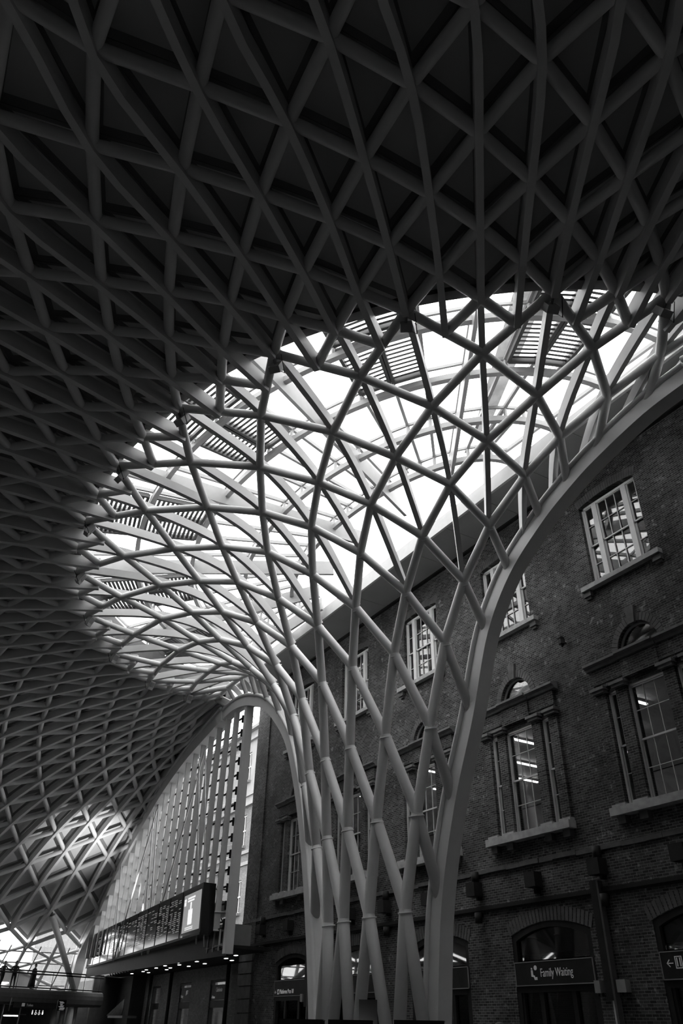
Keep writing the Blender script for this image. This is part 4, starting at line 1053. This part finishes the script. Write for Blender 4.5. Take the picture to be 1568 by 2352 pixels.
# ------------------------------------------------------------------ people
def person_material(i, cloth):
    m = bpy.data.materials.new('clothing_%d' % i); m.use_nodes = True
    nt = m.node_tree; b = nt.nodes['Principled BSDF']; b.inputs['Roughness'].default_value = 0.8
    tc = nt.nodes.new('ShaderNodeTexCoord'); sp = nt.nodes.new('ShaderNodeSeparateXYZ'); gt = nt.nodes.new('ShaderNodeMath'); gt.operation = 'GREATER_THAN'; gt.inputs[1].default_value = 1.47
    mr = nt.nodes.new('ShaderNodeMapRange'); mr.inputs['To Min'].default_value = cloth; mr.inputs['To Max'].default_value = 0.22
    nt.links.new(tc.outputs['Object'], sp.inputs['Vector']); nt.links.new(sp.outputs['Z'], gt.inputs[0]); nt.links.new(gt.outputs['Value'], mr.inputs['Value']); nt.links.new(mr.outputs['Result'], b.inputs['Base Color'])
    return m
def person(loc, rz, label, arms='lean', coat=False, i=0, scale=1.0, stride=0.0):
    V = []; E_ = []; Rr = []
    def add(p, r, par=None):
        V.append(p); Rr.append(r if isinstance(r, tuple) else (r, r))
        if par is not None: E_.append((par, len(V) - 1))
        return len(V) - 1
    pel = add((0, 0, 0.95), (0.15, 0.11)); sp1 = add((0, 0.01, 1.12), (0.135, 0.1), pel); ch = add((0, 0.03, 1.32), (0.17, 0.11), sp1); nk0 = add((0, 0.02, 1.44), (0.07, 0.065), ch); nk = add((0, 0.035, 1.5), 0.055, nk0)
    h1 = add((0, 0.06, 1.58), (0.072, 0.09), nk); h2 = add((0, 0.05, 1.68), (0.075, 0.092), h1); add((0, 0.04, 1.75), (0.045, 0.055), h2)
    add((0, 0.155, 1.6), 0.014, h1)               # nose
    for s in (-1, 1): add((s * 0.078, 0.045, 1.61), 0.014, h1)   # ears
    for s in (-1, 1):
        hip = add((s * 0.095, 0, 0.88), (0.095, 0.1), pel)
        st = stride * s
        kn = add((s * 0.1, 0.02 + st * 0.5, 0.5), 0.062, hip); an = add((s * 0.1, -0.03 + st, 0.1), 0.042, kn); he = add((s * 0.1, -0.04 + st, 0.045), 0.04, an); add((s * 0.115, 0.15 + st, 0.03), (0.042, 0.026), he)
        sh = add((s * 0.19, 0.02, 1.39), 0.062, ch)
        if arms == 'lean': el = (s * 0.28, 0.14, 1.13); wr = (s * 0.2, 0.36, 1.1); dr = Vector((-s * 0.15, 0.95, -0.2))
        elif arms == 'spread': el = (s * 0.38, 0.12, 1.2); wr = (s * 0.52, 0.34, 1.12); dr = Vector((s * 0.2, 0.9, -0.3))
        else: el = (s * 0.24, 0.0, 1.12); wr = (s * 0.23, 0.09, 0.88); dr = Vector((0, 0.2, -1))
        e = add(el, 0.043, sh); w = add(wr, 0.03, e)
        d = dr.normalized(); sd_ = Vector((1, 0, 0)); pm = Vector(wr) + d * 0.06
        pa = add(tuple(pm), (0.036, 0.02), w)
        for f, ln in ((-1.5, 0.075), (-0.5, 0.09), (0.5, 0.085), (1.5, 0.065)):
            b0 = pm + sd_ * 0.015 * f + d * 0.04; j1 = add(tuple(b0), 0.01, pa); j2 = add(tuple(b0 + d * ln * 0.55), 0.009, j1); add(tuple(b0 + d * ln * 0.9 + Vector((0, 0, -0.02))), 0.007, j2)
        t1 = add(tuple(pm + sd_ * (-s) * 0.035), 0.011, pa); add(tuple(pm + sd_ * (-s) * 0.055 + d * 0.04), 0.009, t1)
    me = bpy.data.meshes.new('person'); me.from_pydata(V, E_, [])
    o = bpy.data.objects.new('person', me); col.objects.link(o)
    md = o.modifiers.new('skin', 'SKIN'); me_s = me.skin_vertices[0].data if me.skin_vertices else None
    if me_s is None:
        bm = bmesh.new(); bm.from_mesh(me); bm.verts.layers.skin.verify(); bm.to_mesh(me); bm.free(); me_s = me.skin_vertices[0].data
    for k, r in enumerate(Rr): me_s[k].radius = r; me_s[k].use_root = (k == 0)
    md.use_smooth_shade = True
    sb = o.modifiers.new('sub', 'SUBSURF'); sb.levels = 1; sb.render_levels = 2
    me.materials.append(person_material(i, 0.02))
    o.location = loc; o.rotation_euler = (0, 0, rz); o.scale = (scale, scale, scale)
    tag(o, label, 'person', None)
    m = MB(); rings = []
    for a in range(7):                            # hair cap
        ph = a / 6 * 1.75; rings.append([(0.098 * math.sin(ph) * math.cos(t), 0.045 + 0.118 * math.sin(ph) * math.sin(t) - 0.01, 1.655 + 0.12 * math.cos(ph)) for t in [2 * PI * k / 14 for k in range(14)]])
    vs_ = [p for r in rings for p in r]; fs = [(r * 14 + k, r * 14 + (k + 1) % 14, (r + 1) * 14 + (k + 1) % 14, (r + 1) * 14 + k) for r in range(6) for k in range(14) if not (r >= 4 and 1 <= k <= 5)]
    m.add(vs_, fs, 0, True)
    me2 = m.build('hair', 'hair_dark'); me2.parent = o
    if coat:
        m = MB(); m.tube([(0, 0.0, 1.4), (0, 0.02, 1.2), (0, 0.0, 0.95), (0, -0.02, 0.5), (0, -0.02, 0.16)], [0.17, 0.19, 0.21, 0.25, 0.28], 18); c = m.build('long_coat', 'cloth_dark'); c.parent = o
    return o
face = math.atan2(dn.y, dn.x) - PI / 2
person(tuple(dk(0.35, -0.5, 3.58)), face + 0.1, 'dark figure with arms spread along the walkway handrail', 'spread', i=1, scale=0.94, stride=0.12)
person(tuple(dk(1.35, -0.55, 3.58)), face - 0.9, 'tall dark figure turned sideways at the walkway handrail', 'lean', i=2, scale=0.98, stride=0.1)
person(tuple(dk(2.95, -0.5, 3.58)), face + 0.5, 'figure in a long dark coat standing by the walkway handrail', 'down', True, 3, 0.93)
person(tuple(dk(-0.75, -0.5, 3.58)), face, 'dark figure at the handrail cut off by the picture edge', 'spread', i=4, scale=0.95)
person((7.6, -6.55, 0), 0.6, 'dark haired passer-by in front of the funnel edge rib', 'down', i=5, scale=0.95)
person((6.2, -7.4, 0), 0.9, 'dark haired passer-by in front of the Family Waiting door', 'down', i=6, scale=0.93)

# ------------------------------------------------------------------ kiosks at the funnel foot
def kiosk(x, y, w, rz, label, txt):
    t = thing('kiosk', label, 'kiosk', (x, y, 0), 'dark kiosks at the funnel foot')
    R = Matrix.Rotation(rz, 3, 'Z')
    def L_(a, b, c): return Vector((x, y, 0)) + R @ Vector((a, b, c))
    MB().box(L_(0, 0, 0.81), (w, 0.8, 1.62), rz).build('body', 'dark_metal', t)
    MB().box(L_(0, 0, 1.68), (w + 0.1, 0.9, 0.12), rz).build('canopy_top', 'black_paint', t)
    MB().box(L_(0, 0.456, 1.73), (w + 0.1, 0.02, 0.014), rz).build('edge_trim', 'mid_grey', t)
    return t
kiosk(17.0, -9.2, 1.15, PI - 0.55, 'dark kiosk roof before the platforms door', '')
kiosk(16.2, -9.9, 1.35, PI - 0.55, 'dark kiosk roof before the lattice feet', '')
kiosk(14.0, -10.1, 1.75, PI - 0.65, 'dark kiosk roof before the near edge rib foot', '')
t = thing('display_totem', 'leaning black display screen standing among the funnel tubes', 'screen', (17.4, -11.1, 0))
Rm = Matrix.Rotation(-0.55 + PI / 2, 3, 'Z') @ Matrix.Rotation(0.08, 3, 'X')
MB().box((17.4, -11.1, 1.75), (0.42, 0.08, 0.8), mx=Rm).build('screen', 'screen_black', t)
MB().tube([(17.4, -11.1, 0), (17.4, -11.1, 1.3)], 0.04, 8).build('stand', 'dark_metal', t)
